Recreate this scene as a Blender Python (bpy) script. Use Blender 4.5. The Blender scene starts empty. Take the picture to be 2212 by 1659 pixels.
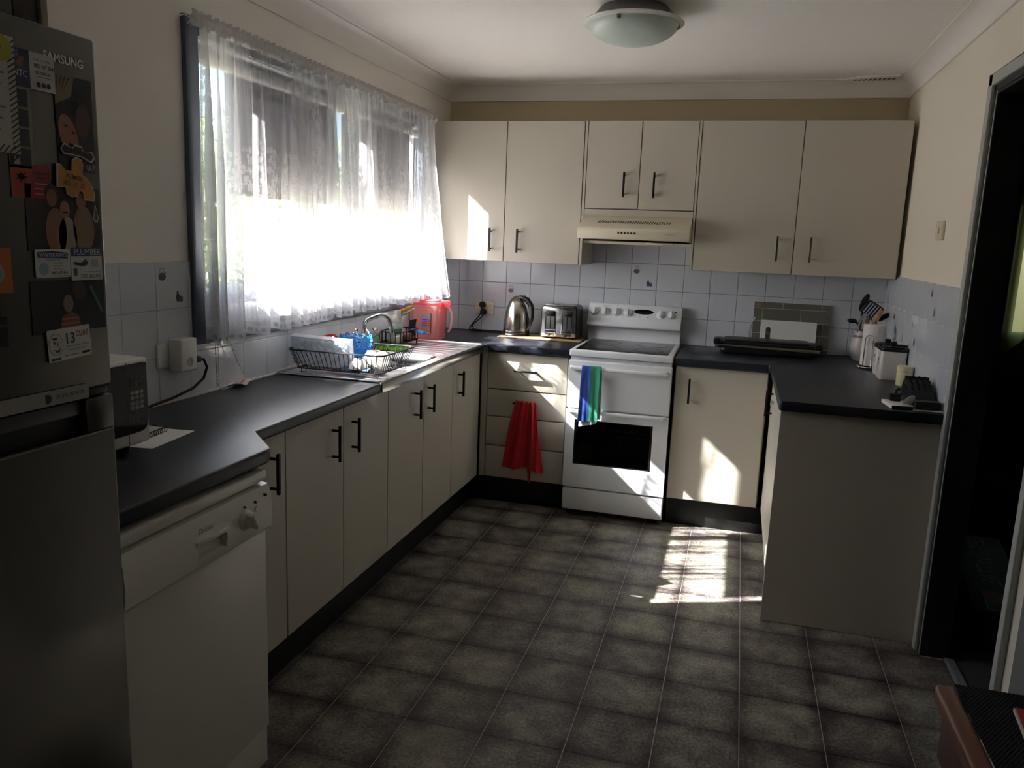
import bpy, bmesh, math, random
from mathutils import Vector, Matrix, Euler
PI = math.pi
S = bpy.context.scene
COL = S.collection
random.seed(7)

# ------------------------------------------------------------------ camera, world, sun, exposure
cam = bpy.data.cameras.new('camera')
cam_o = bpy.data.objects.new('camera', cam)
COL.objects.link(cam_o)
S.camera = cam_o
cam.sensor_fit = 'HORIZONTAL'
cam.sensor_width = 36.0
cam.lens = 36.0 * 1721.96 / 2212.0
cam.clip_start = 0.02
_yaw, _pit, _rol = 0.2710, 0.1803, 0.0385
_fw = Vector((-math.sin(_yaw) * math.cos(_pit), math.cos(_yaw) * math.cos(_pit), -math.sin(_pit)))
_rt = Vector((math.cos(_yaw), math.sin(_yaw), 0))
_up = _rt.cross(_fw)
_r2 = _rt * math.cos(_rol) + _up * math.sin(_rol)
_u2 = -_rt * math.sin(_rol) + _up * math.cos(_rol)
cam_o.matrix_world = Matrix((( _r2.x, _u2.x, -_fw.x, 1.7436), (_r2.y, _u2.y, -_fw.y, -4.6733),
                             (_r2.z, _u2.z, -_fw.z, 1.4635), (0, 0, 0, 1)))

S.view_settings.view_transform = 'Standard'
S.view_settings.look = 'None'
S.view_settings.exposure = 0.38
S.view_settings.gamma = 1.0
S.view_settings.use_curve_mapping = False
S.cycles.transparent_max_bounces = 32
S.cycles.max_bounces = 14
S.cycles.diffuse_bounces = 8
S.cycles.use_denoising = True
S.cycles.sample_clamp_indirect = 6.0

SUN_DIR = Vector((1.0, 0.417, -0.86)).normalized()
world = bpy.data.worlds.new('sky')
S.world = world
world.use_nodes = True
wn = world.node_tree
wn.nodes.clear()
w_out = wn.nodes.new('ShaderNodeOutputWorld')
w_bg = wn.nodes.new('ShaderNodeBackground')
w_sky = wn.nodes.new('ShaderNodeTexSky')
w_sky.sky_type = 'NISHITA'
w_sky.sun_disc = False
w_sky.sun_elevation = math.asin(-SUN_DIR.z)
w_sky.sun_rotation = math.atan2(-SUN_DIR.x, -SUN_DIR.y)
w_bg.inputs[1].default_value = 0.55
wn.links.new(w_sky.outputs[0], w_bg.inputs[0])
wn.links.new(w_bg.outputs[0], w_out.inputs[0])

sun = bpy.data.lights.new('sun', 'SUN')
sun.energy = 86.0
sun.angle = math.radians(0.55)
sun.color = (1.0, 0.975, 0.95)
sun_o = bpy.data.objects.new('sun', sun)
COL.objects.link(sun_o)
sun_o.location = (-6, -3, 6)
sun_o.rotation_euler = SUN_DIR.to_track_quat('-Z', 'Y').to_euler()

# ------------------------------------------------------------------ materials
def lin(c):
    if isinstance(c, str):
        c = tuple(int(c[i:i + 2], 16) / 255 for i in (0, 2, 4))
    return tuple(((x / 12.92) if x <= 0.04045 else ((x + 0.055) / 1.055) ** 2.4) for x in c)

MATS = {}
def mat(name, color, rough=0.5, metal=0.0, spec=0.5, noise=0.0, nscale=20.0, bump=0.0, bscale=200.0, coat=0.0,
        trans=0.0, alpha=1.0, stretch=None):
    """procedural principled surface: base colour with fine noise variation and fine bump"""
    if name in MATS:
        return MATS[name]
    m = bpy.data.materials.new(name)
    MATS[name] = m
    m.use_nodes = True
    nt = m.node_tree
    b = nt.nodes['Principled BSDF']
    c = lin(color)
    b.inputs['Base Color'].default_value = (*c, 1)
    b.inputs['Roughness'].default_value = rough
    b.inputs['Metallic'].default_value = metal
    b.inputs['Specular IOR Level'].default_value = spec
    b.inputs['Coat Weight'].default_value = coat
    b.inputs['Transmission Weight'].default_value = trans
    b.inputs['Alpha'].default_value = alpha
    tc = nt.nodes.new('ShaderNodeTexCoord')
    src = tc.outputs['Object']
    if stretch:
        mp = nt.nodes.new('ShaderNodeMapping')
        mp.inputs['Scale'].default_value = stretch
        nt.links.new(src, mp.inputs[0])
        src = mp.outputs[0]
    nz = nt.nodes.new('ShaderNodeTexNoise')
    nz.inputs['Scale'].default_value = nscale
    nz.inputs['Detail'].default_value = 3
    nt.links.new(src, nz.inputs['Vector'])
    mx = nt.nodes.new('ShaderNodeMix')
    mx.data_type = 'RGBA'
    k = max(noise, 0.015)
    mx.inputs[6].default_value = (*[x * (1 - k) for x in c], 1)
    mx.inputs[7].default_value = (*[min(1, x * (1 + k)) for x in c], 1)
    nt.links.new(nz.outputs['Fac'], mx.inputs[0])
    nt.links.new(mx.outputs[2], b.inputs['Base Color'])
    if bump:
        n2 = nt.nodes.new('ShaderNodeTexNoise')
        n2.inputs['Scale'].default_value = bscale
        n2.inputs['Detail'].default_value = 2
        nt.links.new(src, n2.inputs['Vector'])
        bp = nt.nodes.new('ShaderNodeBump')
        bp.inputs['Strength'].default_value = bump
        bp.inputs['Distance'].default_value = 0.002
        nt.links.new(n2.outputs['Fac'], bp.inputs['Height'])
        nt.links.new(bp.outputs[0], b.inputs['Normal'])
    return m

def emat_mix_glass(name, tint, clear, rough=0.0):
    """thin pane: mostly see-through with a glossy reflection"""
    m = bpy.data.materials.new(name)
    MATS[name] = m
    m.use_nodes = True
    nt = m.node_tree
    nt.nodes.clear()
    out = nt.nodes.new('ShaderNodeOutputMaterial')
    t = nt.nodes.new('ShaderNodeBsdfTransparent')
    t.inputs[0].default_value = (*[x * clear for x in lin(tint)], 1)
    g = nt.nodes.new('ShaderNodeBsdfGlossy')
    g.inputs['Roughness'].default_value = rough
    fr = nt.nodes.new('ShaderNodeFresnel')
    fr.inputs[0].default_value = 1.45
    mx = nt.nodes.new('ShaderNodeMixShader')
    nt.links.new(fr.outputs[0], mx.inputs[0])
    nt.links.new(t.outputs[0], mx.inputs[1])
    nt.links.new(g.outputs[0], mx.inputs[2])
    nt.links.new(mx.outputs[0], out.inputs[0])
    return m

def sheer(name, color, opacity, translucency=0.5):
    """translucent plastic or cloth: transparent + translucent + diffuse"""
    m = bpy.data.materials.new(name)
    MATS[name] = m
    m.use_nodes = True
    nt = m.node_tree
    nt.nodes.clear()
    c = (*lin(color), 1)
    out = nt.nodes.new('ShaderNodeOutputMaterial')
    t = nt.nodes.new('ShaderNodeBsdfTransparent')
    t.inputs[0].default_value = tuple(0.4 + 0.6 * x for x in c[:3]) + (1,)
    d = nt.nodes.new('ShaderNodeBsdfDiffuse')
    d.inputs[0].default_value = c
    l = nt.nodes.new('ShaderNodeBsdfTranslucent')
    l.inputs[0].default_value = c
    g = nt.nodes.new('ShaderNodeBsdfGlossy')
    g.inputs['Roughness'].default_value = 0.25
    m1 = nt.nodes.new('ShaderNodeMixShader')
    m1.inputs[0].default_value = translucency
    m2 = nt.nodes.new('ShaderNodeMixShader')
    m2.inputs[0].default_value = opacity
    m3 = nt.nodes.new('ShaderNodeMixShader')
    m3.inputs[0].default_value = 0.05
    nt.links.new(d.outputs[0], m1.inputs[1])
    nt.links.new(l.outputs[0], m1.inputs[2])
    nt.links.new(t.outputs[0], m2.inputs[1])
    nt.links.new(m1.outputs[0], m2.inputs[2])
    nt.links.new(m2.outputs[0], m3.inputs[1])
    nt.links.new(g.outputs[0], m3.inputs[2])
    nt.links.new(m3.outputs[0], out.inputs[0])
    return m

CREAM = mat('cream_laminate', 'BDB7AA', 0.42, noise=0.02, nscale=60, bump=0.05, bscale=900)
PANEL = mat('taupe_panel', 'C4BCAE', 0.5, noise=0.02, bump=0.05, bscale=700)
PAINT = mat('cream_wall_paint', 'EAE3D4', 0.75, noise=0.02, nscale=3, bump=0.12, bscale=260)
PAINTW = mat('pale_wall_paint', 'ECE7E0', 0.75, noise=0.02, nscale=3, bump=0.12, bscale=260)
CEIL = mat('white_ceiling_paint', 'F4F2EE', 0.9, noise=0.015, nscale=60, bump=0.5, bscale=160)
CORN = mat('white_cornice_paint', 'ECE8E2', 0.7)
TILE = mat('pale_glazed_tile', 'CBCFD6', 0.12, noise=0.03, nscale=30, bump=0.05, bscale=60)
GROUT = mat('grout', 'C2C1BE', 0.9, noise=0.08, nscale=90)
BENCH = mat('charcoal_laminate', '1B1F28', 0.36, noise=0.15, nscale=300, bump=0.12, bscale=900)
KICK = mat('black_kickboard', '0B0B0C', 0.5)
BLACKM = mat('black_metal', '16161A', 0.42, metal=0.4)
HANDLE = mat('dark_handle_metal', '1B1A1A', 0.35, metal=0.5)
NICKEL = mat('nickel', '8C8880', 0.3, metal=1.0)
CHROME = mat('chrome', 'D8D8DA', 0.08, metal=1.0)
STEEL = mat('brushed_steel', 'D0D0CE', 0.17, metal=1.0, noise=0.05, nscale=60, bump=0.06, bscale=500)
STEELD = mat('sink_steel', 'C2BFC0', 0.36, metal=1.0, noise=0.04, nscale=40)
KSTEEL = mat('kettle_steel', 'C4BFB6', 0.18, metal=1.0)
ENAMEL = mat('white_enamel', 'E3E6EA', 0.2, bump=0.03, bscale=700, coat=0.2)
ENAMEL2 = mat('warm_white_enamel', 'DAD9D0', 0.28, bump=0.03, bscale=700)
HOODM = mat('cream_enamel', 'DAD3BC', 0.35, bump=0.04, bscale=500)
BLACKG = mat('black_gloss', '08080A', 0.1, spec=0.25)
BLACKP = mat('black_plastic', '0E0E10', 0.38)
DARKP = mat('dark_grey_plastic', '2A2A2D', 0.5)
WHITEP = mat('white_plastic', 'E2E1DE', 0.35)
IVORY = mat('ivory_plastic', 'D9CFB6', 0.4)
CHAR = mat('charcoal_aluminium', '59616E', 0.45, noise=0.04)
ALU = mat('pale_aluminium', 'A9ABB0', 0.4, metal=0.6)
ARCH = mat('grey_architrave_paint', 'B4B6B3', 0.45, noise=0.03)
ARCHD = mat('dark_jamb_paint', '2F3230', 0.5)
FRIDGE = mat('fridge_silver', '575550', 0.31, metal=0.88, noise=0.03, nscale=8)
PAPER = mat('white_paper', 'DCDAD5', 0.8)
WOODD = mat('dark_red_wood', '46231A', 0.4, noise=0.25, nscale=14, stretch=(12, 1.2, 12))
WOODR = mat('red_brown_wood', '74402C', 0.35, noise=0.25, nscale=14, stretch=(12, 1.2, 12))

# ------------------------------------------------------------------ mesh builder
class G:
    def __init__(s):
        s.v = []; s.f = []
    def add(s, vs, fs):
        o = len(s.v)
        s.v += [Vector(p) for p in vs]
        s.f += [tuple(i + o for i in f) for f in fs]
        return s
    def box(s, x0, x1, y0, y1, z0, z1):
        x0, x1 = min(x0, x1), max(x0, x1); y0, y1 = min(y0, y1), max(y0, y1); z0, z1 = min(z0, z1), max(z0, z1)
        return s.add([(x0, y0, z0), (x1, y0, z0), (x1, y1, z0), (x0, y1, z0), (x0, y0, z1), (x1, y0, z1), (x1, y1, z1), (x0, y1, z1)],
                     [(0, 3, 2, 1), (4, 5, 6, 7), (0, 1, 5, 4), (1, 2, 6, 5), (2, 3, 7, 6), (3, 0, 4, 7)])
    def prism(s, poly, axis, a0, a1):
        """extrude a 2-D polygon along an axis; poly holds the two other coordinates in xyz order"""
        n = len(poly)
        def P(p, a):
            if axis == 'x': return (a, p[0], p[1])
            if axis == 'y': return (p[0], a, p[1])
            return (p[0], p[1], a)
        vs = [P(p, a0) for p in poly] + [P(p, a1) for p in poly]
        fs = [tuple(range(n))[::-1], tuple(range(n, 2 * n))]
        fs += [(i, (i + 1) % n, n + (i + 1) % n, n + i) for i in range(n)]
        return s.add(vs, fs)
    def tube(s, path, r, n=8, closed=False, cap=True):
        path = [Vector(p) for p in path]
        k = len(path)
        rs = r if isinstance(r, (list, tuple)) else [r] * k
        vs, fs = [], []
        prev = None
        for i, p in enumerate(path):
            if closed:
                t = path[(i + 1) % k] - path[i - 1]
            else:
                t = path[min(i + 1, k - 1)] - path[max(i - 1, 0)]
            t = t.normalized() if t.length > 1e-9 else Vector((0, 0, 1))
            if prev is None:
                a = Vector((0, 0, 1)) if abs(t.z) < 0.9 else Vector((1, 0, 0))
                nrm = (a - t * a.dot(t)).normalized()
            else:
                nrm = prev - t * prev.dot(t)
                nrm = nrm.normalized() if nrm.length > 1e-6 else prev
            prev = nrm
            bn = t.cross(nrm)
            for j in range(n):
                a = 2 * PI * j / n
                vs.append(p + (nrm * math.cos(a) + bn * math.sin(a)) * rs[i])
        m = k if closed else k - 1
        for i in range(m):
            for j in range(n):
                a, b = i * n + j, i * n + (j + 1) % n
                c, d = ((i + 1) % k) * n + (j + 1) % n, ((i + 1) % k) * n + j
                fs.append((a, b, c, d))
        if cap and not closed:
            fs.append(tuple(range(n))[::-1])
            fs.append(tuple((k - 1) * n + j for j in range(n)))
        return s.add(vs, fs)
    def cyl(s, p0, p1, r, n=16, r1=None):
        return s.tube([p0, p1], [r, r if r1 is None else r1], n)
    def lathe(s, prof, c, n=28, axis='z', sx=1.0, sy=1.0):
        vs, fs = [], []
        k = len(prof)
        for (r, h) in prof:
            for j in range(n):
                a = 2 * PI * j / n
                u, w = r * math.cos(a) * sx, r * math.sin(a) * sy
                p = (u, w, h) if axis == 'z' else ((h, u, w) if axis == 'x' else (u, h, w))
                vs.append((p[0] + c[0], p[1] + c[1], p[2] + c[2]))
        for i in range(k - 1):
            for j in range(n):
                fs.append((i * n + j, i * n + (j + 1) % n, (i + 1) * n + (j + 1) % n, (i + 1) * n + j))
        if prof[0][0] > 1e-6: fs.append(tuple(range(n))[::-1])
        if prof[-1][0] > 1e-6: fs.append(tuple((k - 1) * n + j for j in range(n)))
        return s.add(vs, fs)
    def ball(s, c, rx, ry=None, rz=None, n=12, m=8):
        ry = rx if ry is None else ry; rz = rx if rz is None else rz
        prof = [(math.sin(PI * i / m), -math.cos(PI * i / m)) for i in range(m + 1)]
        vs, fs = [], []
        for (r, h) in prof:
            for j in range(n):
                a = 2 * PI * j / n
                vs.append((c[0] + rx * r * math.cos(a), c[1] + ry * r * math.sin(a), c[2] + rz * h))
        for i in range(m):
            for j in range(n):
                fs.append((i * n + j, i * n + (j + 1) % n, (i + 1) * n + (j + 1) % n, (i + 1) * n + j))
        return s.add(vs, fs)
    def grid(s, fn, nu, nv):
        vs = [fn(i / nu, j / nv) for j in range(nv + 1) for i in range(nu + 1)]
        fs = [(j * (nu + 1) + i, j * (nu + 1) + i + 1, (j + 1) * (nu + 1) + i + 1, (j + 1) * (nu + 1) + i) for j in range(nv) for i in range(nu)]
        return s.add(vs, fs)
    def xf(s, M, start=0):
        for i in range(start, len(s.v)):
            s.v[i] = M @ s.v[i]
        return s

def smooth_path(P, n=4):
    P = [Vector(p) for p in P]
    out = []
    for i in range(len(P) - 1):
        p0, p1, p2, p3 = P[max(i - 1, 0)], P[i], P[i + 1], P[min(i + 2, len(P) - 1)]
        for k in range(n):
            t = k / n
            out.append(0.5 * ((2 * p1) + (p2 - p0) * t + (2 * p0 - 5 * p1 + 4 * p2 - p3) * t * t + (3 * p1 - p0 - 3 * p2 + p3) * t ** 3))
    return out + [P[-1]]
def rotz(cx, cy, a):
    return Matrix.Translation((cx, cy, 0)) @ Matrix.Rotation(a, 4, 'Z') @ Matrix.Translation((-cx, -cy, 0))
def rot_at(c, a, ax):
    return Matrix.Translation(c) @ Matrix.Rotation(a, 4, ax) @ Matrix.Translation(-Vector(c))

def mesh_of(name, g, bevel=0.0, seg=2, smooth=True, angle=40, weld=True, solid=0.0):
    bm = bmesh.new()
    vs = [bm.verts.new(p) for p in g.v]
    bm.verts.ensure_lookup_table()
    for f in g.f:
        if len(set(f)) >= 3:
            try: bm.faces.new([vs[i] for i in f])
            except ValueError: pass
    if weld:
        bmesh.ops.remove_doubles(bm, verts=bm.verts, dist=1e-6)
    bmesh.ops.recalc_face_normals(bm, faces=bm.faces)
    if solid:
        bmesh.ops.solidify(bm, geom=list(bm.faces), thickness=solid)
    if bevel > 0:
        bm.normal_update()
        es = [e for e in bm.edges if len(e.link_faces) == 2 and e.calc_face_angle(0) > math.radians(30)]
        bmesh.ops.bevel(bm, geom=es, offset=bevel, segments=seg, affect='EDGES', profile=0.5, clamp_overlap=True)
    me = bpy.data.meshes.new(name)
    bm.to_mesh(me)
    bm.free()
    if smooth:
        me.shade_smooth()
        me.set_sharp_from_angle(angle=math.radians(angle))
    return me

def attach(o, parent):
    if parent is not None:
        o.parent = parent
        o.matrix_parent_inverse = Matrix.Translation(-Vector(parent.location)) if parent.type == 'EMPTY' else Matrix.Identity(4)

def obj(name, g, m, parent=None, bevel=0.0, seg=2, smooth=True, angle=40, me=None, solid=0.0, weld=True):
    me = me or mesh_of(name, g, bevel, seg, smooth, angle, weld, solid)
    if m is not None and not me.materials:
        me.materials.append(m)
    o = bpy.data.objects.new(name, me)
    COL.objects.link(o)
    attach(o, parent)
    return o

def thing(name, label, cat, loc, group=None):
    o = bpy.data.objects.new(name, None)
    o.empty_display_size = 0.05
    COL.objects.link(o)
    o.location = loc
    o['label'] = label; o['category'] = cat
    if group: o['group'] = group
    return o
def tag(o, label, cat, group=None):
    o['label'] = label; o['category'] = cat
    if group: o['group'] = group
    return o
def struct(name, g, m, **k):
    o = obj(name, g, m, **k)
    if o.parent is None: o['kind'] = 'structure'
    return o

FR = {'x+': (Vector((0, 1, 0)), Vector((0, 0, 1)), Vector((1, 0, 0))),
      'y-': (Vector((1, 0, 0)), Vector((0, 0, 1)), Vector((0, -1, 0))),
      'x-': (Vector((0, -1, 0)), Vector((0, 0, 1)), Vector((-1, 0, 0))),
      'z+': (Vector((1, 0, 0)), Vector((0, 1, 0)), Vector((0, 0, 1)))}
def frame(fr, origin, roll=0.0):
    """matrix whose local x, y, z run along, up and out of a face"""
    X, Y, Z = FR[fr] if isinstance(fr, str) else fr
    if roll:
        X, Y = X * math.cos(roll) + Y * math.sin(roll), -X * math.sin(roll) + Y * math.cos(roll)
    o = Vector(origin)
    return Matrix(((X.x, Y.x, Z.x, o.x), (X.y, Y.y, Z.y, o.y), (X.z, Y.z, Z.z, o.z), (0, 0, 0, 1)))

def text(name, s, M, w, h, m, parent, depth=0.0006, bold=0.0):
    """lettering as real mesh, centred on the frame M, fitted to width w and height h"""
    cu = bpy.data.curves.new('t', 'FONT')
    cu.body = s
    cu.align_x = 'CENTER'; cu.align_y = 'CENTER'
    cu.size = 1.0
    cu.resolution_u = 3
    cu.offset = bold
    cu.extrude = 0.0
    to = bpy.data.objects.new('t', cu)
    COL.objects.link(to)
    bpy.context.view_layer.update()
    dg = bpy.context.evaluated_depsgraph_get()
    me = bpy.data.meshes.new_from_object(to.evaluated_get(dg))
    bpy.data.objects.remove(to)
    bpy.data.curves.remove(cu)
    xs = [v.co.x for v in me.vertices]; ys = [v.co.y for v in me.vertices]
    cx, cy = (min(xs) + max(xs)) / 2, (min(ys) + max(ys)) / 2
    sx, sy = w / max(1e-6, max(xs) - min(xs)), h / max(1e-6, max(ys) - min(ys))
    for v in me.vertices:
        v.co = M @ Vector(((v.co.x - cx) * sx, (v.co.y - cy) * sy, depth))
    me.name = name
    me.materials.clear()
    me.materials.append(m)
    return obj(name, None, m, parent, me=me)

def flat(name, poly, M, m, parent, depth=0.0004):
    """a thin printed patch on a face: polygon in the frame M"""
    g = G()
    n = len(poly)
    g.add([M @ Vector((p[0], p[1], depth)) for p in poly], [tuple(range(n))])
    return obj(name, g, m, parent, smooth=False)
def rect(x0, x1, y0, y1):
    return [(x0, y0), (x1, y0), (x1, y1), (x0, y1)]
def ell(cx, cy, rx, ry, n=16, rot=0.0):
    out = []
    for i in range(n):
        a = 2 * PI * i / n
        x, y = rx * math.cos(a), ry * math.sin(a)
        out.append((cx + x * math.cos(rot) - y * math.sin(rot), cy + x * math.sin(rot) + y * math.cos(rot)))
    return out

# ------------------------------------------------------------------ the setting
W = 2.507          # right wall
H = 2.335          # ceiling
YF = -6.6          # wall behind the camera
WX0, WX1 = -2.36, -0.424          # glass opening along the left wall
WZ0, WZ1 = 1.13, 2.06

# floor: base in joint colour, vinyl squares set on it as single pieces
floor = struct('floor', G().box(-0.12, 2.60, YF - 0.1, 0.12, -0.12, -0.0012), mat('floor_joint', 'B4AFA8', 0.6))
def floor_tile_mat():
    m = bpy.data.materials.new('mottled_vinyl')
    m.use_nodes = True
    nt = m.node_tree; N = nt.nodes; L = nt.links
    b = N['Principled BSDF']
    b.inputs['Roughness'].default_value = 0.42
    b.inputs['Specular IOR Level'].default_value = 0.35
    tc = N.new('ShaderNodeTexCoord'); ge = N.new('ShaderNodeNewGeometry'); oi = N.new('ShaderNodeObjectInfo')
    sep = N.new('ShaderNodeSeparateXYZ'); L.new(tc.outputs['Object'], sep.inputs[0])
    def math_(op, a, bb=None):
        n = N.new('ShaderNodeMath'); n.operation = op
        for i, q in enumerate((a, bb)):
            if q is None: continue
            if isinstance(q, (int, float)): n.inputs[i].default_value = q
            else: L.new(q, n.inputs[i])
        return n.outputs[0]
    ax = math_('ABSOLUTE', sep.outputs[0]); ay = math_('ABSOLUTE', sep.outputs[1])
    px = math_('POWER', math_('DIVIDE', ax, 0.124), 3.6); py = math_('POWER', math_('DIVIDE', ay, 0.124), 3.6)
    edge = math_('ADD', px, py)
    n1 = N.new('ShaderNodeTexNoise'); n1.inputs['Scale'].default_value = 11; n1.inputs['Detail'].default_value = 4
    n2 = N.new('ShaderNodeTexNoise'); n2.inputs['Scale'].default_value = 95; n2.inputs['Detail'].default_value = 6; n2.inputs['Roughness'].default_value = 0.7
    L.new(ge.outputs['Position'], n1.inputs['Vector']); L.new(ge.outputs['Position'], n2.inputs['Vector'])
    f = math_('ADD', math_('MULTIPLY', n1.outputs['Fac'], 0.72), math_('MULTIPLY', n2.outputs['Fac'], 1.05))
    f = math_('SUBTRACT', f, math_('MULTIPLY', edge, 0.24))
    f = math_('ADD', f, math_('MULTIPLY', math_('SUBTRACT', oi.outputs['Random'], 0.5), 0.12))
    f = math_('MULTIPLY', f, 0.8)
    cr = N.new('ShaderNodeValToRGB')
    L.new(f, cr.inputs[0])
    e = cr.color_ramp.elements
    e[0].position = 0.38; e[0].color = (*lin('2E2829'), 1)
    e[1].position = 0.58; e[1].color = (*lin('5A5350'), 1)
    x = cr.color_ramp.elements.new(0.74); x.color = (*lin('858276'), 1)
    x = cr.color_ramp.elements.new(0.92); x.color = (*lin('A8A798'), 1)
    L.new(cr.outputs[0], b.inputs['Base Color'])
    bp = N.new('ShaderNodeBump'); bp.inputs['Strength'].default_value = 0.12; bp.inputs['Distance'].default_value = 0.002
    L.new(n2.outputs['Fac'], bp.inputs['Height']); L.new(bp.outputs[0], b.inputs['Normal'])
    return m
VINYL = floor_tile_mat()
TX, TY = 0.2475, 0.2445
_tc = {}
def floor_tile(x0, x1, y0, y1):
    w, d = round(x1 - x0, 4), round(y1 - y0, 4)
    if w < 0.01 or d < 0.01: return
    k = (w, d)
    if k not in _tc:
        me = mesh_of('tile', G().box(-w / 2 + 0.0015, w / 2 - 0.0015, -d / 2 + 0.0009, d / 2 - 0.0009, -0.0012, 0.0), smooth=False)
        me.materials.append(VINYL)
        _tc[k] = me
    o = obj('tile', None, None, floor, me=_tc[k])
    o.location = ((x0 + x1) / 2, (y0 + y1) / 2, 0)
xs = [0.0] + [1.8595 + TX * k for k in range(-7, 3)] + [2.585]
xs = [x for x in xs if 0 <= x <= 2.585]
ys = [-1.868 - TY * k for k in range(-8, 17)]
ys = [y for y in ys if y > -5.3]
for i in range(len(xs) - 1):
    for j in range(len(ys) - 1):
        xa, xb = xs[i], xs[i + 1]
        yb, ya = min(0.0, ys[j]), ys[j + 1]
        if xb > W and (ya < -2.38 or yb > -1.62): xb = W
        if xb - xa < 0.02: continue
        if xb <= 0.36 and yb > -3.3: continue            # under the cupboards
        floor_tile(xa, xb, ya, yb)

struct('ceiling', G().box(-0.1, W + 0.1, YF - 0.1, 0.1, H, H + 0.08), CEIL)
# walls
g = G()
g.box(-0.12, 0, YF, WX0, 0, H); g.box(-0.12, 0, WX1, 0.0, 0, H)
g.box(-0.12, 0, WX0, WX1, 0, WZ0); g.box(-0.12, 0, WX0, WX1, WZ1, H)
wall_left = struct('wall_left', g, PAINTW)
wall_back = struct('wall_back', G().box(-0.12, W + 0.093, 0.0, 0.12, 0, H), mat('shade_toned_wall_paint', 'C4B798', 0.75, noise=0.02, nscale=3))  # darker tan puts the shade above the wall cupboards into the colour
DY0, DY1, DZ = -2.375, -1.615, 2.03
g = G()
g.box(W, W + 0.093, DY1, 0.0, 0, H); g.box(W, W + 0.093, YF, DY0, 0, H); g.box(W, W + 0.093, DY0, DY1, DZ, H)
wall_right = struct('wall_right', g, PAINT)
struct('wall_front', G().box(-0.12, W + 0.093, YF - 0.1, YF, 0, H), PAINT)

# cornice: cove profile
def cove(n=8, d=0.075, h=0.085):
    pts = [(0, -h), (0, 0), (d, 0), (d, -0.006)]
    for i in range(n + 1):
        a = PI / 2 * i / n
        pts.append((d - 0.006 - (d - 0.016) * math.sin(a), -0.006 - (h - 0.018) * (1 - math.cos(a))))
    pts += [(0.010, -h)]
    return pts
cv = cove()
g = G().prism([(p[0], H + p[1]) for p in cv], 'y', YF, 0.0)
struct('trim_1', g, CORN, angle=30)
g = G().prism([(-p[0], H + p[1]) for p in cv], 'x', 0.0, W)
struct('trim_2', g, CORN, angle=30)
g = G().prism([(W - p[0], H + p[1]) for p in cv], 'y', YF, 0.0)
struct('trim_3', g, CORN, angle=30)

# wall tiles, one piece each
_wt = {}
TM = mat('grout_shadow', '8f8e8c', 0.9)
MOT1 = mat('tile_print_brown', '6B5A56', 0.3)
MOT2 = mat('tile_print_blue', '5A5E6C', 0.3)
def motif(kind, fr, o, parent):
    M = frame(fr, o)
    g = G()
    def pl(poly, d=0.0): 
        n = len(poly); g.add([M @ Vector((p[0], p[1], 0.0064 + d)) for p in poly], [tuple(range(n))])
    if kind == 'jug':
        pl(rect(-0.012, 0.008, 0.019, 0.021)); pl(rect(-0.012, -0.0105, 0.006, 0.02)); pl(rect(0.0065, 0.008, 0.006, 0.02))
        pl([(0.008, 0.001), (0.019, 0.008), (0.019, 0.010), (0.007, 0.004)])
        pl(ell(-0.002, -0.006, 0.017, 0.0125))
        return obj('printed_jug', g, MOT1, parent, smooth=False)
    pl(ell(-0.006, -0.004, 0.010, 0.014)); pl(ell(-0.007, 0.010, 0.005, 0.009)); pl(ell(0.009, -0.008, 0.009, 0.011)); pl(rect(0.007, 0.0085, 0.003, 0.016))
    return obj('printed_pear', g, MOT2, parent, smooth=False)
def wall_tile(wall, fr, u0, u1, z0, z1, deco=False):
    """u runs along the wall: y on the side walls, x on the back wall"""
    w, h = round(abs(u1 - u0), 4), round(z1 - z0, 4)
    if w < 0.012 or h < 0.012: return
    k = (w, h)
    if k not in _wt:
        me = mesh_of('tile', G().box(-w / 2 + 0.0012, w / 2 - 0.0012, -h / 2 + 0.0012, h / 2 - 0.0012, 0.0, 0.006), bevel=0.0012, seg=1)
        me.materials.append(TILE)
        _wt[k] = me
    uc, zc = (u0 + u1) / 2, (z0 + z1) / 2
    c = {'x+': (0.002, uc, zc), 'y-': (uc, -0.002, zc), 'x-': (W - 0.002, uc, zc)}[fr]
    o = obj('tile', None, None, wall, me=_wt[k])
    o.matrix_basis = frame(fr, c)
    if deco:
        motif('jug', fr, Vector(c) + FR[fr][0] * (-0.042) + Vector((0, 0, 0.036)), None).parent = o
        motif('pear', fr, Vector(c) + FR[fr][0] * 0.032 + Vector((0, 0, -0.036)), None).parent = o
        for ch in o.children:
            ch.matrix_parent_inverse = o.matrix_basis.inverted()
T = 0.15
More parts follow.
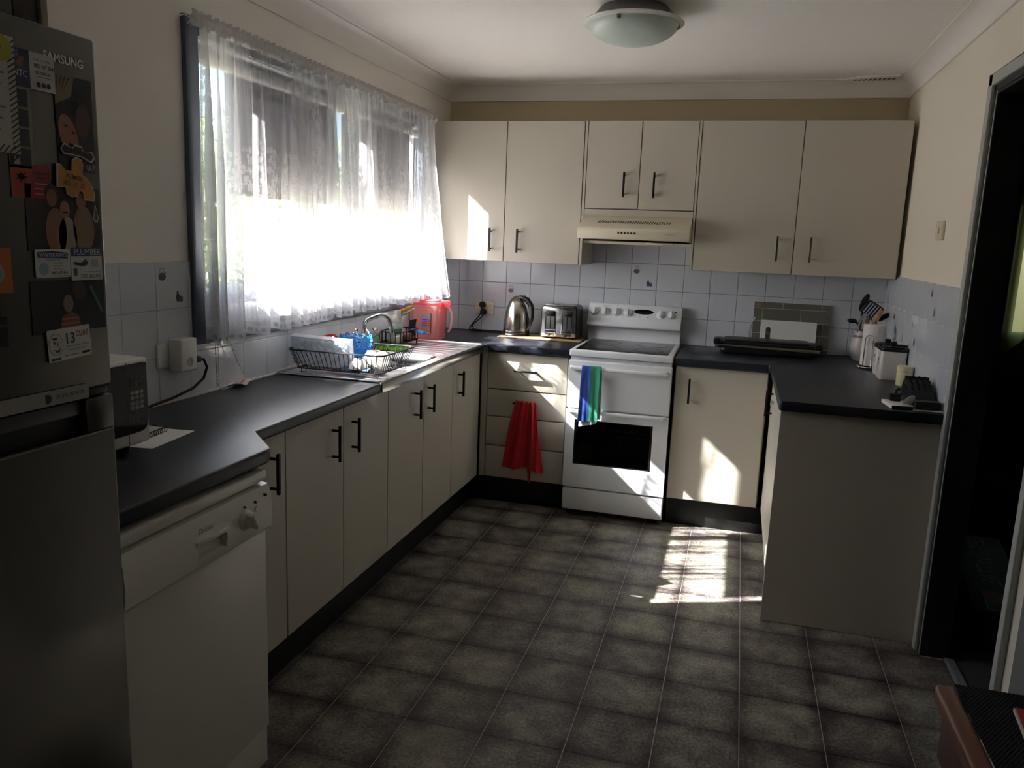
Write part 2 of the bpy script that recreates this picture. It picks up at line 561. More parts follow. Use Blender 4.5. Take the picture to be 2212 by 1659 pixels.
# grout beds
gl = G(); gl.box(0, 0.0066, -3.45, -2.42, 0.86, 1.35); gl.box(0, 0.0066, -2.42, -0.36, 0.86, 1.075); gl.box(0, 0.0066, -0.36, -0.004, 0.86, 1.35)
obj('grout_bed', gl, GROUT, wall_left, smooth=False)
gb = G(); gb.box(0.004, W - 0.004, -0.0055, 0, 0.86, 1.35); gb.box(0.88, 1.52, -0.0055, 0, 1.35, 1.5)
obj('grout_bed', gb, mat('grey_grout', '8E8E8C', 0.9), wall_back, smooth=False)
gr = G(); gr.box(W - 0.0066, W, -1.535, -0.004, 0.86, 1.35)
obj('grout_bed', gr, GROUT, wall_right, smooth=False)
yl = [-2.738 + T * k for k in range(-5, 19)]
yl = [y for y in yl if y < -0.02] + [0.0]
for i in range(len(yl) - 1):
    a, b = yl[i], yl[i + 1]
    if a < -3.4: continue
    for r in range(3):
        z0, z1 = 0.9 + T * r, 0.9 + T * (r + 1)
        if r > 0 and b > -2.42 and a < -0.36:
            if a < -2.42 - 0.01: wall_tile(wall_left, 'x+', a, -2.424, z0, z1)
            if b > -0.36 + 0.01: wall_tile(wall_left, 'x+', -0.356, b, z0, z1)
            if r == 1: wall_tile(wall_left, 'x+', max(a, -2.42), min(b, -0.36), z0, 1.073)
            continue
        wall_tile(wall_left, 'x+', a, b, z0, z1, deco=(r == 2 and abs(a + 2.588) < 0.05))
xb = [0.0] + [0.0874 + T * k for k in range(0, 16)] + [W]
for i in range(len(xb) - 1):
    for r in range(4):
        if r == 3 and not (0.83 < xb[i] < 1.5): continue
        wall_tile(wall_back, 'y-', xb[i], xb[i + 1], 0.9 + T * r, 0.9 + T * (r + 1),
                  deco=(r == 1 and i == 3) or (r == 2 and i == 8))
yr = [-1.535] + [-T * k for k in range(10, -1, -1)]
for i in range(len(yr) - 1):
    for r in range(3):
        wall_tile(wall_right, 'x-', yr[i], yr[i + 1], 0.9 + T * r, 0.9 + T * (r + 1),
                  deco=(i, r) in ((8, 1), (5, 1), (10, 2), (3, 2)))
# ------------------------------------------------------------------ window
g = G()
g.box(0, 0.018, -2.42, WX0, 1.075, 2.115); g.box(0, 0.018, WX1, -0.36, 1.075, 2.115)
g.box(0, 0.018, WX0, WX1, 1.075, WZ0); g.box(0, 0.018, WX0, WX1, WZ1, 2.115)
window = struct('window_1', g, CHAR, bevel=0.003)
g = G()
g.box(-0.12, 0, WX0, WX0 + 0.003, WZ0, WZ1); g.box(-0.12, 0, WX1 - 0.003, WX1, WZ0, WZ1)
g.box(-0.12, 0, WX0, WX1, WZ0, WZ0 + 0.003); g.box(-0.12, 0, WX0, WX1, WZ1 - 0.003, WZ1)
obj('reveal', g, CHAR, window, smooth=False)
g = G()
g.box(-0.088, -0.05, WX0, WX1, 1.133, 1.19); g.box(-0.078, -0.06, WX0, WX1, 1.19, 1.205); g.box(-0.088, -0.05, WX0, WX1, 1.205, 1.262)
g.box(-0.088, -0.05, WX0, WX1, 2.03, 2.057)
g.box(-0.088, -0.05, WX0, WX0 + 0.026, 1.262, 2.03); g.box(-0.088, -0.05, WX1 - 0.012, WX1, 1.262, 2.03)
g.box(-0.088, -0.05, -1.425, -1.395, 1.262, 2.03)
obj('sash', g, ALU, window, bevel=0.002)
PANE = emat_mix_glass('window_glass', 'FFFFFF', 0.96)
for a, b in ((WX0 + 0.026, -1.425), (-1.395, WX1 - 0.012)):
    obj('pane', G().add([(-0.068, a, 1.262), (-0.068, b, 1.262), (-0.068, b, 2.03), (-0.068, a, 2.03)], [(0, 1, 2, 3)]), PANE, window, smooth=False)

BLIND = sheer('grey_blind_cloth', '38353A', 0.985, 0.06)
BEAD = mat('white_bead', 'D9D7D2', 0.3)
def roller_blind(y0, y1, ya, yb, label):
    t = thing('roller_blind', label, 'blind', (-0.03, (y0 + y1) / 2, 1.583), 'roller blinds behind the lace curtains')
    obj('roller', G().cyl((-0.03, ya, 2.008), (-0.03, yb, 2.008), 0.017, 14), WHITEP, t)
    def fn(u, v):
        return (-0.0475 + 0.0012 * math.sin(u * 9), y0 + (y1 - y0) * u, 2.008 - v * 0.412)
    obj('blind_cloth', G().grid(fn, 24, 6), BLIND, t, weld=False)
    obj('bottom_rail', G().box(-0.054, -0.041, y0, y1, 1.580, 1.604), DARKP, t, bevel=0.003)
    for yy in (ya - 0.004, yb + 0.004):
        obj('bracket', G().box(-0.05, -0.008, yy - 0.003, yy + 0.003, 1.985, 2.05), WHITEP, t, bevel=0.001)
    return t
bl = roller_blind(-2.134, -1.345, -2.32, -1.335, 'dark grey roller blind half lowered in the wider window bay beside the fridge end')
br = roller_blind(-1.278, -0.50, -1.288, -0.46, 'dark grey roller blind half lowered in the window bay nearest the corner cupboards')
def bead_chain(path, par):
    g = G().tube(path, 0.0011, 5)
    ln = 0.0
    pts = [Vector(p) for p in path]
    for a, b in zip(pts, pts[1:]):
        d = (b - a).length; n = max(1, int(d / 0.011))
        for i in range(n):
            c = a.lerp(b, i / n)
            g.ball(c, 0.0031, n=6, m=4)
    o = obj('bead_chain', g, BEAD, par, weld=False)
    o['kind'] = 'stuff'
    return o
bead_chain([(-0.01, -2.305, 2.0), (-0.008, -2.318, 1.75), (0.0, -2.335, 1.45), (0.024, -2.338, 1.2), (0.03, -2.333, 1.07), (0.030, -2.328, 0.93), (0.034, -2.31, 0.9045), (0.03, -2.24, 0.9045)], bl)
bead_chain([(-0.02, -2.30, 2.0), (-0.02, -2.305, 1.7), (0.0, -2.30, 1.35), (0.024, -2.27, 1.15), (0.03, -2.242, 1.055), (0.03, -2.205, 0.985), (0.03, -2.160, 0.925), (0.034, -2.15, 0.909)], bl)
bead_chain([(-0.02, -0.478, 2.0), (-0.02, -0.48, 1.3)], br)
# paper tag on the bench
t = thing('paper_tag', 'crumpled pinkish white tag lying on the bench where the blind chain ends', 'tag', (0.025, -2.2, 0.9))
def fn(u, v):
    return (0.004 + 0.05 * v + 0.006 * math.sin(u * 5), -2.255 + 0.11 * u + 0.02 * v, 0.9015 + 0.012 * abs(math.sin(u * 4.2 + v * 2)) + 0.004 * v)
obj('tag_sheet', G().grid(fn, 10, 5), mat('tag_paper', 'D9C6C4', 0.8), t, solid=0.0006)
def fn(u, v):
    p = Vector((0.022 + 0.010 * v + 0.003 * math.sin(u * 5), -2.235 + 0.07 * u + 0.006, 0.9015 + 0.012 * abs(math.sin((0.2 + u * 0.64) * 4.2 + 0.9)) + 0.0042)); return p
obj('red_stripe', G().grid(fn, 8, 1), mat('tag_red', 'B9796F', 0.8), t)

# ------------------------------------------------------------------ lace curtains
def lace_material():
    m = bpy.data.materials.new('white_lace')
    m.use_nodes = True
    nt = m.node_tree; N = nt.nodes; L = nt.links
    N.clear()
    def mt(op, a, b=None, c=None, clamp=False):
        n = N.new('ShaderNodeMath'); n.operation = op; n.use_clamp = clamp
        for i, q in enumerate((a, b, c)):
            if q is None: continue
            if isinstance(q, (int, float)): n.inputs[i].default_value = q
            else: L.new(q, n.inputs[i])
        return n.outputs[0]
    def step(a, e, w):      # 1 where a < e, soft by w
        return mt('DIVIDE', mt('SUBTRACT', e + w, a), 2 * w, clamp=True)
    uv = N.new('ShaderNodeUVMap'); uv.uv_map = 'cloth'
    sp = N.new('ShaderNodeSeparateXYZ'); L.new(uv.outputs[0], sp.inputs[0])
    U, V = sp.outputs[0], sp.outputs[1]
    # fine net
    net = mt('MULTIPLY', mt('SINE', mt('MULTIPLY', U, 2100.0)), mt('SINE', mt('MULTIPLY', V, 2100.0)))
    # scalloped border
    P = 0.42
    tri = mt('ABSOLUTE', mt('SINE', mt('MULTIPLY', U, PI / P)))
    vb = mt('ADD', 0.12, mt('MULTIPLY', mt('SUBTRACT', 1.0, mt('POWER', tri, 1.6)), 0.12))
    dv = mt('SUBTRACT', V, vb)
    band = mt('ADD', step(mt('ABSOLUTE', dv), 0.007, 0.002), step(mt('ABSOLUTE', mt('SUBTRACT', dv, 0.03)), 0.005, 0.002), clamp=True)
    bead = mt('MULTIPLY', step(mt('ABSOLUTE', mt('SUBTRACT', dv, 0.0165)), 0.006, 0.002),
              step(mt('ABSOLUTE', mt('SINE', mt('MULTIPLY', U, PI / 0.018))), 0.55, 0.1))
    below = step(dv, 0.0, 0.004)
    # leaves and flowers
    def cells(scale, rot, sy):
        mp = N.new('ShaderNodeMapping'); mp.inputs['Rotation'].default_value = (0, 0, rot); mp.inputs['Scale'].default_value = (scale, scale * sy, scale)
        L.new(uv.outputs[0], mp.inputs[0])
        vo = N.new('ShaderNodeTexVoronoi'); vo.voronoi_dimensions = '2D'; vo.inputs['Scale'].default_value = 1.0; vo.inputs['Randomness'].default_value = 0.75
        L.new(mp.outputs[0], vo.inputs['Vector'])
        return mp.outputs[0], vo
    _, l1 = cells(62, 0.6, 0.42); _, l2 = cells(62, -0.75, 0.42)
    leaf = mt('MAXIMUM', step(l1.outputs['Distance'], 0.26, 0.03), step(l2.outputs['Distance'], 0.24, 0.03))
    cv_, fl = cells(24, 0.2, 1.0)
    df = N.new('ShaderNodeVectorMath'); df.operation = 'SUBTRACT'; L.new(cv_, df.inputs[0]); L.new(fl.outputs['Position'], df.inputs[1])
    s2 = N.new('ShaderNodeSeparateXYZ'); L.new(df.outputs[0], s2.inputs[0])
    th = mt('ARCTAN2', s2.outputs[1], s2.outputs[0])
    rad = mt('ADD', 0.24, mt('MULTIPLY', mt('COSINE', mt('MULTIPLY', th, 5.0)), 0.09))
    petal = mt('DIVIDE', mt('SUBTRACT', mt('ADD', rad, 0.02), fl.outputs['Distance']), 0.04, clamp=True)
    hole = step(fl.outputs['Distance'], 0.07, 0.02)
    flower = mt('SUBTRACT', petal, hole, clamp=True)
    # floral zone: garlands rising from the border, thinning upward
    nz = N.new('ShaderNodeTexNoise'); nz.inputs['Scale'].default_value = 6.5; nz.inputs['Detail'].default_value = 1
    mp = N.new('ShaderNodeMapping'); mp.inputs['Scale'].default_value = (1.0, 0.45, 1); L.new(uv.outputs[0], mp.inputs[0]); L.new(mp.outputs[0], nz.inputs['Vector'])
    zone = mt('SUBTRACT', mt('ADD', nz.outputs['Fac'], 0.18), mt('MULTIPLY', V, 0.33))
    zone = mt('MULTIPLY', mt('SUBTRACT', 1.0, step(zone, 0.50, 0.02)), mt('SUBTRACT', 1.0, step(dv, 0.04, 0.005)))
    motif_ = mt('MULTIPLY', mt('MAXIMUM', leaf, flower), zone)
    # ribbed stripes below the border, scallop loops on the hem
    rib = mt('MULTIPLY', below, step(mt('ABSOLUTE', mt('SINE', mt('ADD', mt('MULTIPLY', U, PI / 0.011), mt('MULTIPLY', mt('SINE', mt('MULTIPLY', V, 300.0)), 0.5)))), 0.5, 0.15))
    hemz = step(V, 0.036, 0.002)
    hu = mt('SUBTRACT', mt('FRACT', mt('DIVIDE', U, 0.019)), 0.5)
    hr = mt('SQRT', mt('ADD', mt('POWER', mt('MULTIPLY', hu, 0.019), 2.0), mt('POWER', mt('MULTIPLY', mt('SUBTRACT', V, 0.016), 0.7), 2.0)))
    hem_open = step(hr, 0.0058, 0.0015)
    at = N.new('ShaderNodeAttribute'); at.attribute_name = 'gather'
    op = mt('ADD', 0.15, mt('MULTIPLY', at.outputs['Fac'], 0.63))
    op = mt('ADD', op, mt('MULTIPLY', net, 0.05))
    op = mt('ADD', op, mt('MULTIPLY', below, 0.08))
    for q, k in ((motif_, 0.26), (band, 0.34), (bead, 0.30), (rib, 0.12)):
        op = mt('ADD', op, mt('MULTIPLY', q, k))
    hem_v = mt('SUBTRACT', 0.80, mt('MULTIPLY', hem_open, 0.40))
    op = mt('ADD', mt('MULTIPLY', op, mt('SUBTRACT', 1.0, hemz)), mt('MULTIPLY', hem_v, hemz), clamp=True)
    op = mt('MINIMUM', op, 0.95)
    t = N.new('ShaderNodeBsdfTransparent')
    d = N.new('ShaderNodeBsdfDiffuse'); d.inputs[0].default_value = (0.86, 0.86, 0.88, 1)
    l = N.new('ShaderNodeBsdfTranslucent'); l.inputs[0].default_value = (0.86, 0.86, 0.88, 1)
    # threads scatter most light forward, so part of the transmitted light keeps a broad forward lobe
    fw = N.new('ShaderNodeBsdfRefraction'); fw.distribution = 'GGX'; fw.inputs['Color'].default_value = (0.95, 0.95, 0.95, 1)
    fw.inputs['Roughness'].default_value = 0.72; fw.inputs['IOR'].default_value = 1.6
    m0 = N.new('ShaderNodeMixShader'); m0.inputs[0].default_value = 0.6
    L.new(l.outputs[0], m0.inputs[1]); L.new(fw.outputs[0], m0.inputs[2])
    m1 = N.new('ShaderNodeMixShader'); m1.inputs[0].default_value = 0.55
    m2 = N.new('ShaderNodeMixShader')
    out = N.new('ShaderNodeOutputMaterial')
    L.new(d.outputs[0], m1.inputs[1]); L.new(m0.outputs[0], m1.inputs[2])
    L.new(op, m2.inputs[0]); L.new(t.outputs[0], m2.inputs[1]); L.new(m1.outputs[0], m2.inputs[2])
    L.new(m2.outputs[0], out.inputs[0])
    return m
LACE = lace_material()
HEADER = sheer('gathered_white_net', 'E4E2E0', 0.86, 0.35)
def interp(keys, u):
    for (a, p), (c, q) in zip(keys, keys[1:]):
        if u <= c: return p + (q - p) * (u - a) / (c - a)
    return keys[-1][1]
def lace_curtain(keys, y0t, y1t, y0b, y1b, ztop, zb0, zb1, seed, label, flare=0.0):
    rnd = random.Random(seed)
    t = thing('lace_curtain', label, 'curtain', (0.07, (y0b + y1b) / 2, zb0), 'white lace curtains over the sink window')
    nu, nv = 360, 44
    nf = max(6, int((y1t - y0t) / 0.075))
    ph = [rnd.uniform(-0.9, 0.9) for _ in range(6)]
    def phase(u):
        return 2 * PI * (nf * u + 0.42 * math.sin(2 * PI * 1.7 * u + ph[0]) + 0.30 * math.sin(2 * PI * 3.3 * u + ph[1]) + 0.16 * math.sin(2 * PI * 6.1 * u + ph[2]))
    amp = lambda u: 0.5 + 0.5 * math.sin(2 * PI * 2.3 * u + ph[3])
    def fn(u, v):
        p = phase(u)
        a = 0.008 + (0.012 + 0.014 * amp(u)) * min(1, v * 2.2)
        s = math.sin(p) + 0.28 * math.sin(2 * p + 1.3) * v + 0.12 * math.sin(5 * p + ph[4]) * (1 - v)
        yt = y0t + (y1t - y0t) * u; yb = y0b + (y1b - y0b) * u
        w = v ** 1.3
        y = yt * (1 - w) + yb * w + (0.014 + 0.008 * amp(u)) * math.cos(p + 0.6) * v
        zb = zb0 + (zb1 - zb0) * u + 0.010 * math.sin(p * 0.5 + ph[5])
        x = 0.062 + a * s + 0.010 * v + flare * v * v * max(0, (u - 0.55) / 0.45)
        return (max(0.026, x), y, ztop + (zb - ztop) * v)
    g = G().grid(fn, nu, nv)
    me = mesh_of('lace_panel', g, weld=False)
    if sum(p.normal.x for p in me.polygons) > 0:
        me.flip_normals()
    uvl = me.uv_layers.new(name='cloth')
    Lc = (y1b - y0b) * 1.55
    co = [( (i % (nu + 1)) / nu, (i // (nu + 1)) / nv) for i in range(len(g.v))]
    hgt = ztop - (zb0 + zb1) / 2
    for lp in me.loops:
        u, v = co[lp.vertex_index]
        uvl.data[lp.index].uv = (u * Lc + seed * 0.37, (1 - v) * hgt)
    ga = me.attributes.new('gather', 'FLOAT', 'POINT')
    for i, (u, v) in enumerate(co):
        s_ = 0.5 + 0.5 * math.sin(phase(u) * 1.0 + 1.8)
        k_ = 0.5 + 0.5 * math.sin(2 * PI * (11.3 * u + 1.1 * math.sin(9 * u + ph[2])) + 0.5 * v)
        ga.data[i].value = max(0.0, min(1.0, interp(keys, u) * (0.45 + 0.42 * s_ + 0.50 * k_ ** 2)))
    obj('lace_panel', None, LACE, t, me=me)
    # gathered heading on its wire
    n2 = 520
    y0h = y0t - 0.04 if y0t < -2 else y0t
    def hd(u, v):
        k = 2 * PI * (y1t - y0t) / 0.0105 * u
        a = 2 * PI * v
        rr = 0.0105 + 0.0028 * math.sin(k + 1.5 * math.sin(u * 40))
        return (0.060 + rr * math.cos(a) * 0.9, y0h + (y1t - y0h) * u + 0.002 * math.sin(k * 0.5), ztop + 0.004 + rr * 1.5 * math.sin(a) + 0.002 * math.sin(u * 60))
    obj('gathered_heading', G().grid(hd, n2, 8), HEADER, t, weld=False)
    def fr(u, v):
        k = 2 * PI * (y1t - y0t) / 0.013 * u
        return (0.060 + 0.006 * math.sin(k) * (0.5 + v), y0h + (y1t - y0h) * u, ztop + 0.014 + v * (0.018 + 0.006 * math.sin(k * 0.37)))
    obj('frill', G().grid(fr, n2, 3), HEADER, t, weld=False)
    return t
lace_curtain([(0, 1.2), (0.11, 1.1), (0.145, 0.5), (0.3, 0.3), (0.5, 0.5), (0.62, 0.75), (0.75, 0.7), (0.85, 1.0), (1, 1.1)], -2.40, -1.415, -2.405, -1.375, 2.085, 1.078, 1.105, 3, 'white lace curtain with floral border nearest the fridge, over the dish rack')
lace_curtain([(0, 1.05), (0.10, 0.95), (0.2, 0.9), (0.28, 1.2), (0.48, 1.2), (0.54, 0.35), (0.67, 0.35), (0.74, 0.75), (1, 1.0)], -1.41, -0.385, -1.37, -0.27, 2.088, 1.108, 1.118, 8, 'white lace curtain with floral border nearest the corner, touching the pink jug', flare=0.075)
t = thing('curtain_wire', 'thin white curtain wire with end hooks stretched over the window', 'wire', (0.06, -1.4, 2.088))
obj('wire', G().cyl((0.06, -2.45, 2.086), (0.06, -0.38, 2.092), 0.002, 8), WHITEP, t)
for yy, zz in ((-2.45, 2.086), (-0.38, 2.092)):
    obj('hook', G().tube([(0.016, yy, zz + 0.012), (0.04, yy, zz + 0.016), (0.066, yy, zz), (0.05, yy, zz - 0.01)], 0.0022, 6), WHITEP, t)

# ------------------------------------------------------------------ outside
GROUND = mat('pale_concrete', 'A8A397', 0.9, noise=0.12, nscale=5)
ground = struct('ground', G().box(-30, -0.13, -25, 30, -0.5, -0.35), GROUND)
EAVE = mat('white_eave_paint', 'D2D0CB', 0.7)
struct('eave', G().box(-0.60, -0.12, -5.0, 1.6, 2.425, 2.47).box(-0.62, -0.60, -5.0, 1.6, 2.37 + 0.066, 2.6), EAVE)
BRICK = mat('brown_brick', '7A5A48', 0.85, noise=0.25, nscale=18)
struct('sun_block_pier', G().box(-0.45, -0.13, -4.4, -2.338, -0.4, 2.424), BRICK)  # unseen pier added to keep sun off the left end of the window
FENCE = mat('weathered_paling', '8E8574', 0.85, noise=0.2, nscale=10, stretch=(4, 4, 0.5))
fe = thing('paling_fence', 'weathered grey paling fence standing in the yard beyond the window', 'fence', (-6.0, 2.0, -0.35))
pm = mesh_of('paling', G().box(-0.008, 0.008, -0.05, 0.05, 0, 1.65), bevel=0.003, seg=1)
for k in range(40):
    o = obj('paling', None, FENCE, fe, me=pm)
    o.location = (-6.0, -1.0 + 0.107 * k * 1.6, -0.35 + random.uniform(-0.02, 0.02))
    o.scale = (1, 1.55, 1)
for zz in (0.0, 0.9):
    obj('rail', G().box(-6.07, -6.015, -1.1, 5.9, zz, zz + 0.07), FENCE, fe)
LEAF = {}
def leaf_mat(nm, c):
    m = sheer(nm, c, 1.0, 0.45); return m
def shrub(x, y, h, r, m, label, n=900):
    rr = random.Random(int(x * 100 + y * 10))
    t = thing('leafy_shrub', label, 'shrub', (x, y, -0.35))
    st = G()
    for k in range(6):
        a = rr.uniform(0, 6.28)
        st.tube([(x, y, -0.35), (x + 0.3 * r * math.cos(a), y + 0.3 * r * math.sin(a), h * 0.5), (x + 0.7 * r * math.cos(a), y + 0.7 * r * math.sin(a), h * 0.85)], [0.03, 0.02, 0.008], 6)
    obj('stems', st, mat('bark', '5A4A3A', 0.9, noise=0.2), t)
    g = G()
    for k in range(n):
        th, ph = rr.uniform(0, 6.28), math.acos(rr.uniform(-1, 1))
        q = rr.uniform(0.55, 1.0)
        c = Vector((x + r * q * math.sin(ph) * math.cos(th), y + r * q * math.sin(ph) * math.sin(th), -0.1 + (h + 0.1) * (0.55 + 0.45 * q * math.cos(ph))))
        s = rr.uniform(0.035, 0.075)
        M = Matrix.Translation(c) @ Euler((rr.uniform(0, 6), rr.uniform(0, 6), rr.uniform(0, 6))).to_matrix().to_4x4()
        g.add([M @ Vector(p) for p in ((-s, 0, 0), (0, -0.4 * s, 0.1 * s), (s, 0, 0), (0, 0.4 * s, 0.1 * s))], [(0, 1, 2), (0, 2, 3)])
    o = obj('foliage', g, m, t, smooth=False, weld=False)
    o['kind'] = 'stuff'
G1 = leaf_mat('light_leaf', '8FA866'); G2 = leaf_mat('mid_leaf', '6E8A52')
shrub(-3.3, 1.5, 2.6, 0.95, G1, 'light green shrub outside, nearest the left edge of the window', 1500)
shrub(-4.4, 3.4, 3.0, 1.2, G2, 'taller mid green shrub outside, further from the house', 1400)
shrub(-2.3, 3.1, 2.4, 0.9, G1, 'rounded pale shrub outside, beyond the corner of the house', 900)

# ------------------------------------------------------------------ doorway on the right and the dark room beyond
g = G()
g.box(W - 0.018, W, -1.585, -1.545, 0, 2.058); g.box(W - 0.018, W, -2.43, -2.395, 0, 2.058); g.box(W - 0.018, W, -2.43, -1.545, 2.02, 2.058)
door = struct('door_1', g, ARCH, bevel=0.003)
g = G()
g.box(W - 0.008, W + 0.012, -1.604, -1.585, 0, 2.02); g.box(W - 0.008, W + 0.012, -2.395, -2.375, 0, 2.02); g.box(W - 0.008, W + 0.012, -2.395, -1.585, 2.0, 2.02)
obj('rebate', g, ARCHD, door, smooth=False)
g = G()
g.box(W - 0.004, W + 0.093, -1.616, -1.604, 0, 2.008); g.box(W - 0.004, W + 0.093, -2.375, -2.365, 0, 2.008); g.box(W - 0.004, W + 0.093, -2.375, -1.604, 1.99, 2.008)
obj('jamb', g, mat('black_jamb_paint', '1A1B1B', 0.5), door, smooth=False)
obj('jamb_edge', G().box(W - 0.006, W - 0.003, -1.612, -1.604, 0, 2.008).box(W - 0.006, W - 0.003, -2.375, -2.367, 0, 2.008), ARCH, door, smooth=False)
g = G().box(W - 0.02, W, -3.0, -2.535, 0, 2.058)
struct('door_2', g, mat('grey_door_paint', '7C7E7E', 0.5), bevel=0.003)
struct('trim_4', G().box(W + 0.078, W + 0.112, -2.365, -1.616, 0.0, 0.006).box(W + 0.083, W + 0.088, -2.365, -1.616, 0.006, 0.009), ALU, bevel=0.001)
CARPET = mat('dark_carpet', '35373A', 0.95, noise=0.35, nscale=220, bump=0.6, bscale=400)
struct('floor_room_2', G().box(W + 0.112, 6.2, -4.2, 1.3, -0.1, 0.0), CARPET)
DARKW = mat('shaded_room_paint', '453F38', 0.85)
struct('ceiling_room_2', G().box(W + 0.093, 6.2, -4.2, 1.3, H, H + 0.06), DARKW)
wb = G()
wy0, wy1, wz0, wz1 = 3.44, 3.95, 0.95, 1.84
wb.box(W + 0.093, wy0, 1.2, 1.3, 0, H); wb.box(wy1, 6.2, 1.2, 1.3, 0, H); wb.box(wy0, wy1, 1.2, 1.3, 0, wz0); wb.box(wy0, wy1, 1.2, 1.3, wz1, H)
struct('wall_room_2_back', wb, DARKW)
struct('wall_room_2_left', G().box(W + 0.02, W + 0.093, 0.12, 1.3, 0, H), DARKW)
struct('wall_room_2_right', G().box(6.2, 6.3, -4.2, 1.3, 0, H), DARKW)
struct('wall_room_2_front', G().box(W + 0.093, 6.2, -4.3, -4.2, 0, H), DARKW)
win2 = struct('window_2', G().box(wy0 - 0.03, wy0 + 0.03, 1.18, 1.24, wz0, wz1).box(wy1 - 0.03, wy1 + 0.03, 1.18, 1.24, wz0, wz1).box(wy0, wy1, 1.18, 1.24, wz0, wz0 + 0.04).box(wy0, wy1, 1.18, 1.24, wz1 - 0.04, wz1), ALU, bevel=0.003)
obj('pane', G().add([(wy0, 1.22, wz0), (wy1, 1.22, wz0), (wy1, 1.22, wz1), (wy0, 1.22, wz1)], [(0, 1, 2, 3)]), PANE, win2, smooth=False)
YCUR = sheer('yellow_green_sheer', 'B9AE62', 0.72, 0.6)
t = thing('sheer_curtain', 'yellow green sheer curtain over the window of the dark room beyond the doorway', 'curtain', (3.72, 1.12, 0.9))
def fn(u, v):
    x = 3.40 + 0.65 * u
    return (x, 1.12 + 0.022 * math.sin(u * 29) + 0.01 * math.sin(u * 12), 1.89 - v * (0.98 + 0.055 * math.sin(u * 15 + 1.2)))
obj('cloth', G().grid(fn, 260, 12), YCUR, t, weld=False)
obj('rod', G().cyl((3.36, 1.12, 1.90), (4.10, 1.12, 1.90), 0.008, 10), BLACKM, t)
# long box lying on the carpet, lettered
BOXB = mat('black_carton', '121214', 0.6)
t = thing('long_carton', 'long black carton printed BATTING TEE lying on the carpet beyond the doorway', 'box', (2.86, -1.03, 0))
Mx = rotz(2.86, -1.03, math.radians(-7.5))
obj('carton', G().box(2.76, 2.97, -1.50, -0.56, 0.001, 0.15).xf(Mx), BOXB, t, bevel=0.004)
Mt = Mx @ Matrix(((0, -1, 0, 2.86), (1, 0, 0, -0.90), (0, 0, 1, 0.1505), (0, 0, 0, 1)))
WPRINT = mat('white_print', '8C8C8A', 0.6); RPRINT = mat('red_print', '9B2C2C', 0.6); BPRINT = mat('navy_print', '1C2D5A', 0.6)
text('lettering', 'BATTING TEE', Mt, 0.56, 0.07, WPRINT, t)
Ml = Mx @ Matrix(((0, -1, 0, 2.86), (1, 0, 0, -1.37), (0, 0, 1, 0.1505), (0, 0, 0, 1)))
flat('emblem_field', rect(-0.095, 0.095, -0.05, 0.05), Ml, WPRINT, t)
flat('emblem_blue', rect(-0.09, 0.0, -0.045, 0.045), Ml, BPRINT, t, 0.0008)
flat('emblem_red', rect(0.0, 0.09, -0.045, 0.045), Ml, RPRINT, t, 0.0008)
flat('emblem_figure', [(-0.02, -0.04), (0.02, -0.04), (0.03, 0.0), (0.01, 0.03), (-0.01, 0.035), (-0.02, 0.01)], Ml, WPRINT, t, 0.0012)
# dark cushion-like heap further in
t = thing('dark_bag', 'dark slumped bag on the carpet far inside the unlit room', 'bag', (3.1, -0.1, 0))
def fn(u, v):
    a = 2 * PI * u; p = PI * v
    r = 0.24 * math.sin(p) * (1 + 0.12 * math.sin(3 * a) + 0.06 * math.sin(7 * a + 2))
    return (3.12 + r * math.cos(a), -0.10 + r * 0.8 * math.sin(a), 0.165 - 0.16 * math.cos(p) * (1 + 0.1 * math.sin(2 * a)) + 0.02)
obj('bag_body', G().grid(fn, 28, 12), mat('dark_cloth', '1C1D20', 0.9, noise=0.2), t)
obj('strap', G().tube([(3.0, -0.15, 0.30), (3.05, -0.18, 0.38), (3.15, -0.15, 0.40), (3.22, -0.08, 0.31)], 0.012, 8), BLACKP, t)
# cupboard above the fridge
t = thing('overhead_cabinet', 'dark cupboard above the fridge with a tan end panel', 'cabinet', (0.25, -3.78, 1.80))
obj('body', G().box(0.0, 0.50, -4.1, -3.464, 1.80, 2.24), mat('dark_bulkhead', '3A352F', 0.6), t, bevel=0.002)
obj('door', G().box(0.50, 0.517, -4.098, -3.519, 1.802, 2.238), mat('grey_brown_door', '5A564F', 0.55), t, bevel=0.002)
obj('stile', G().box(0.50, 0.515, -3.516, -3.464, 1.802, 2.238), mat('dark_bulkhead', '3A352F', 0.6), t, bevel=0.002)
obj('end_panel', G().box(0.0, 0.521, -3.463, -3.449, 1.80, 2.24), mat('tan_trim', '9A8F7C', 0.6), t, bevel=0.001)
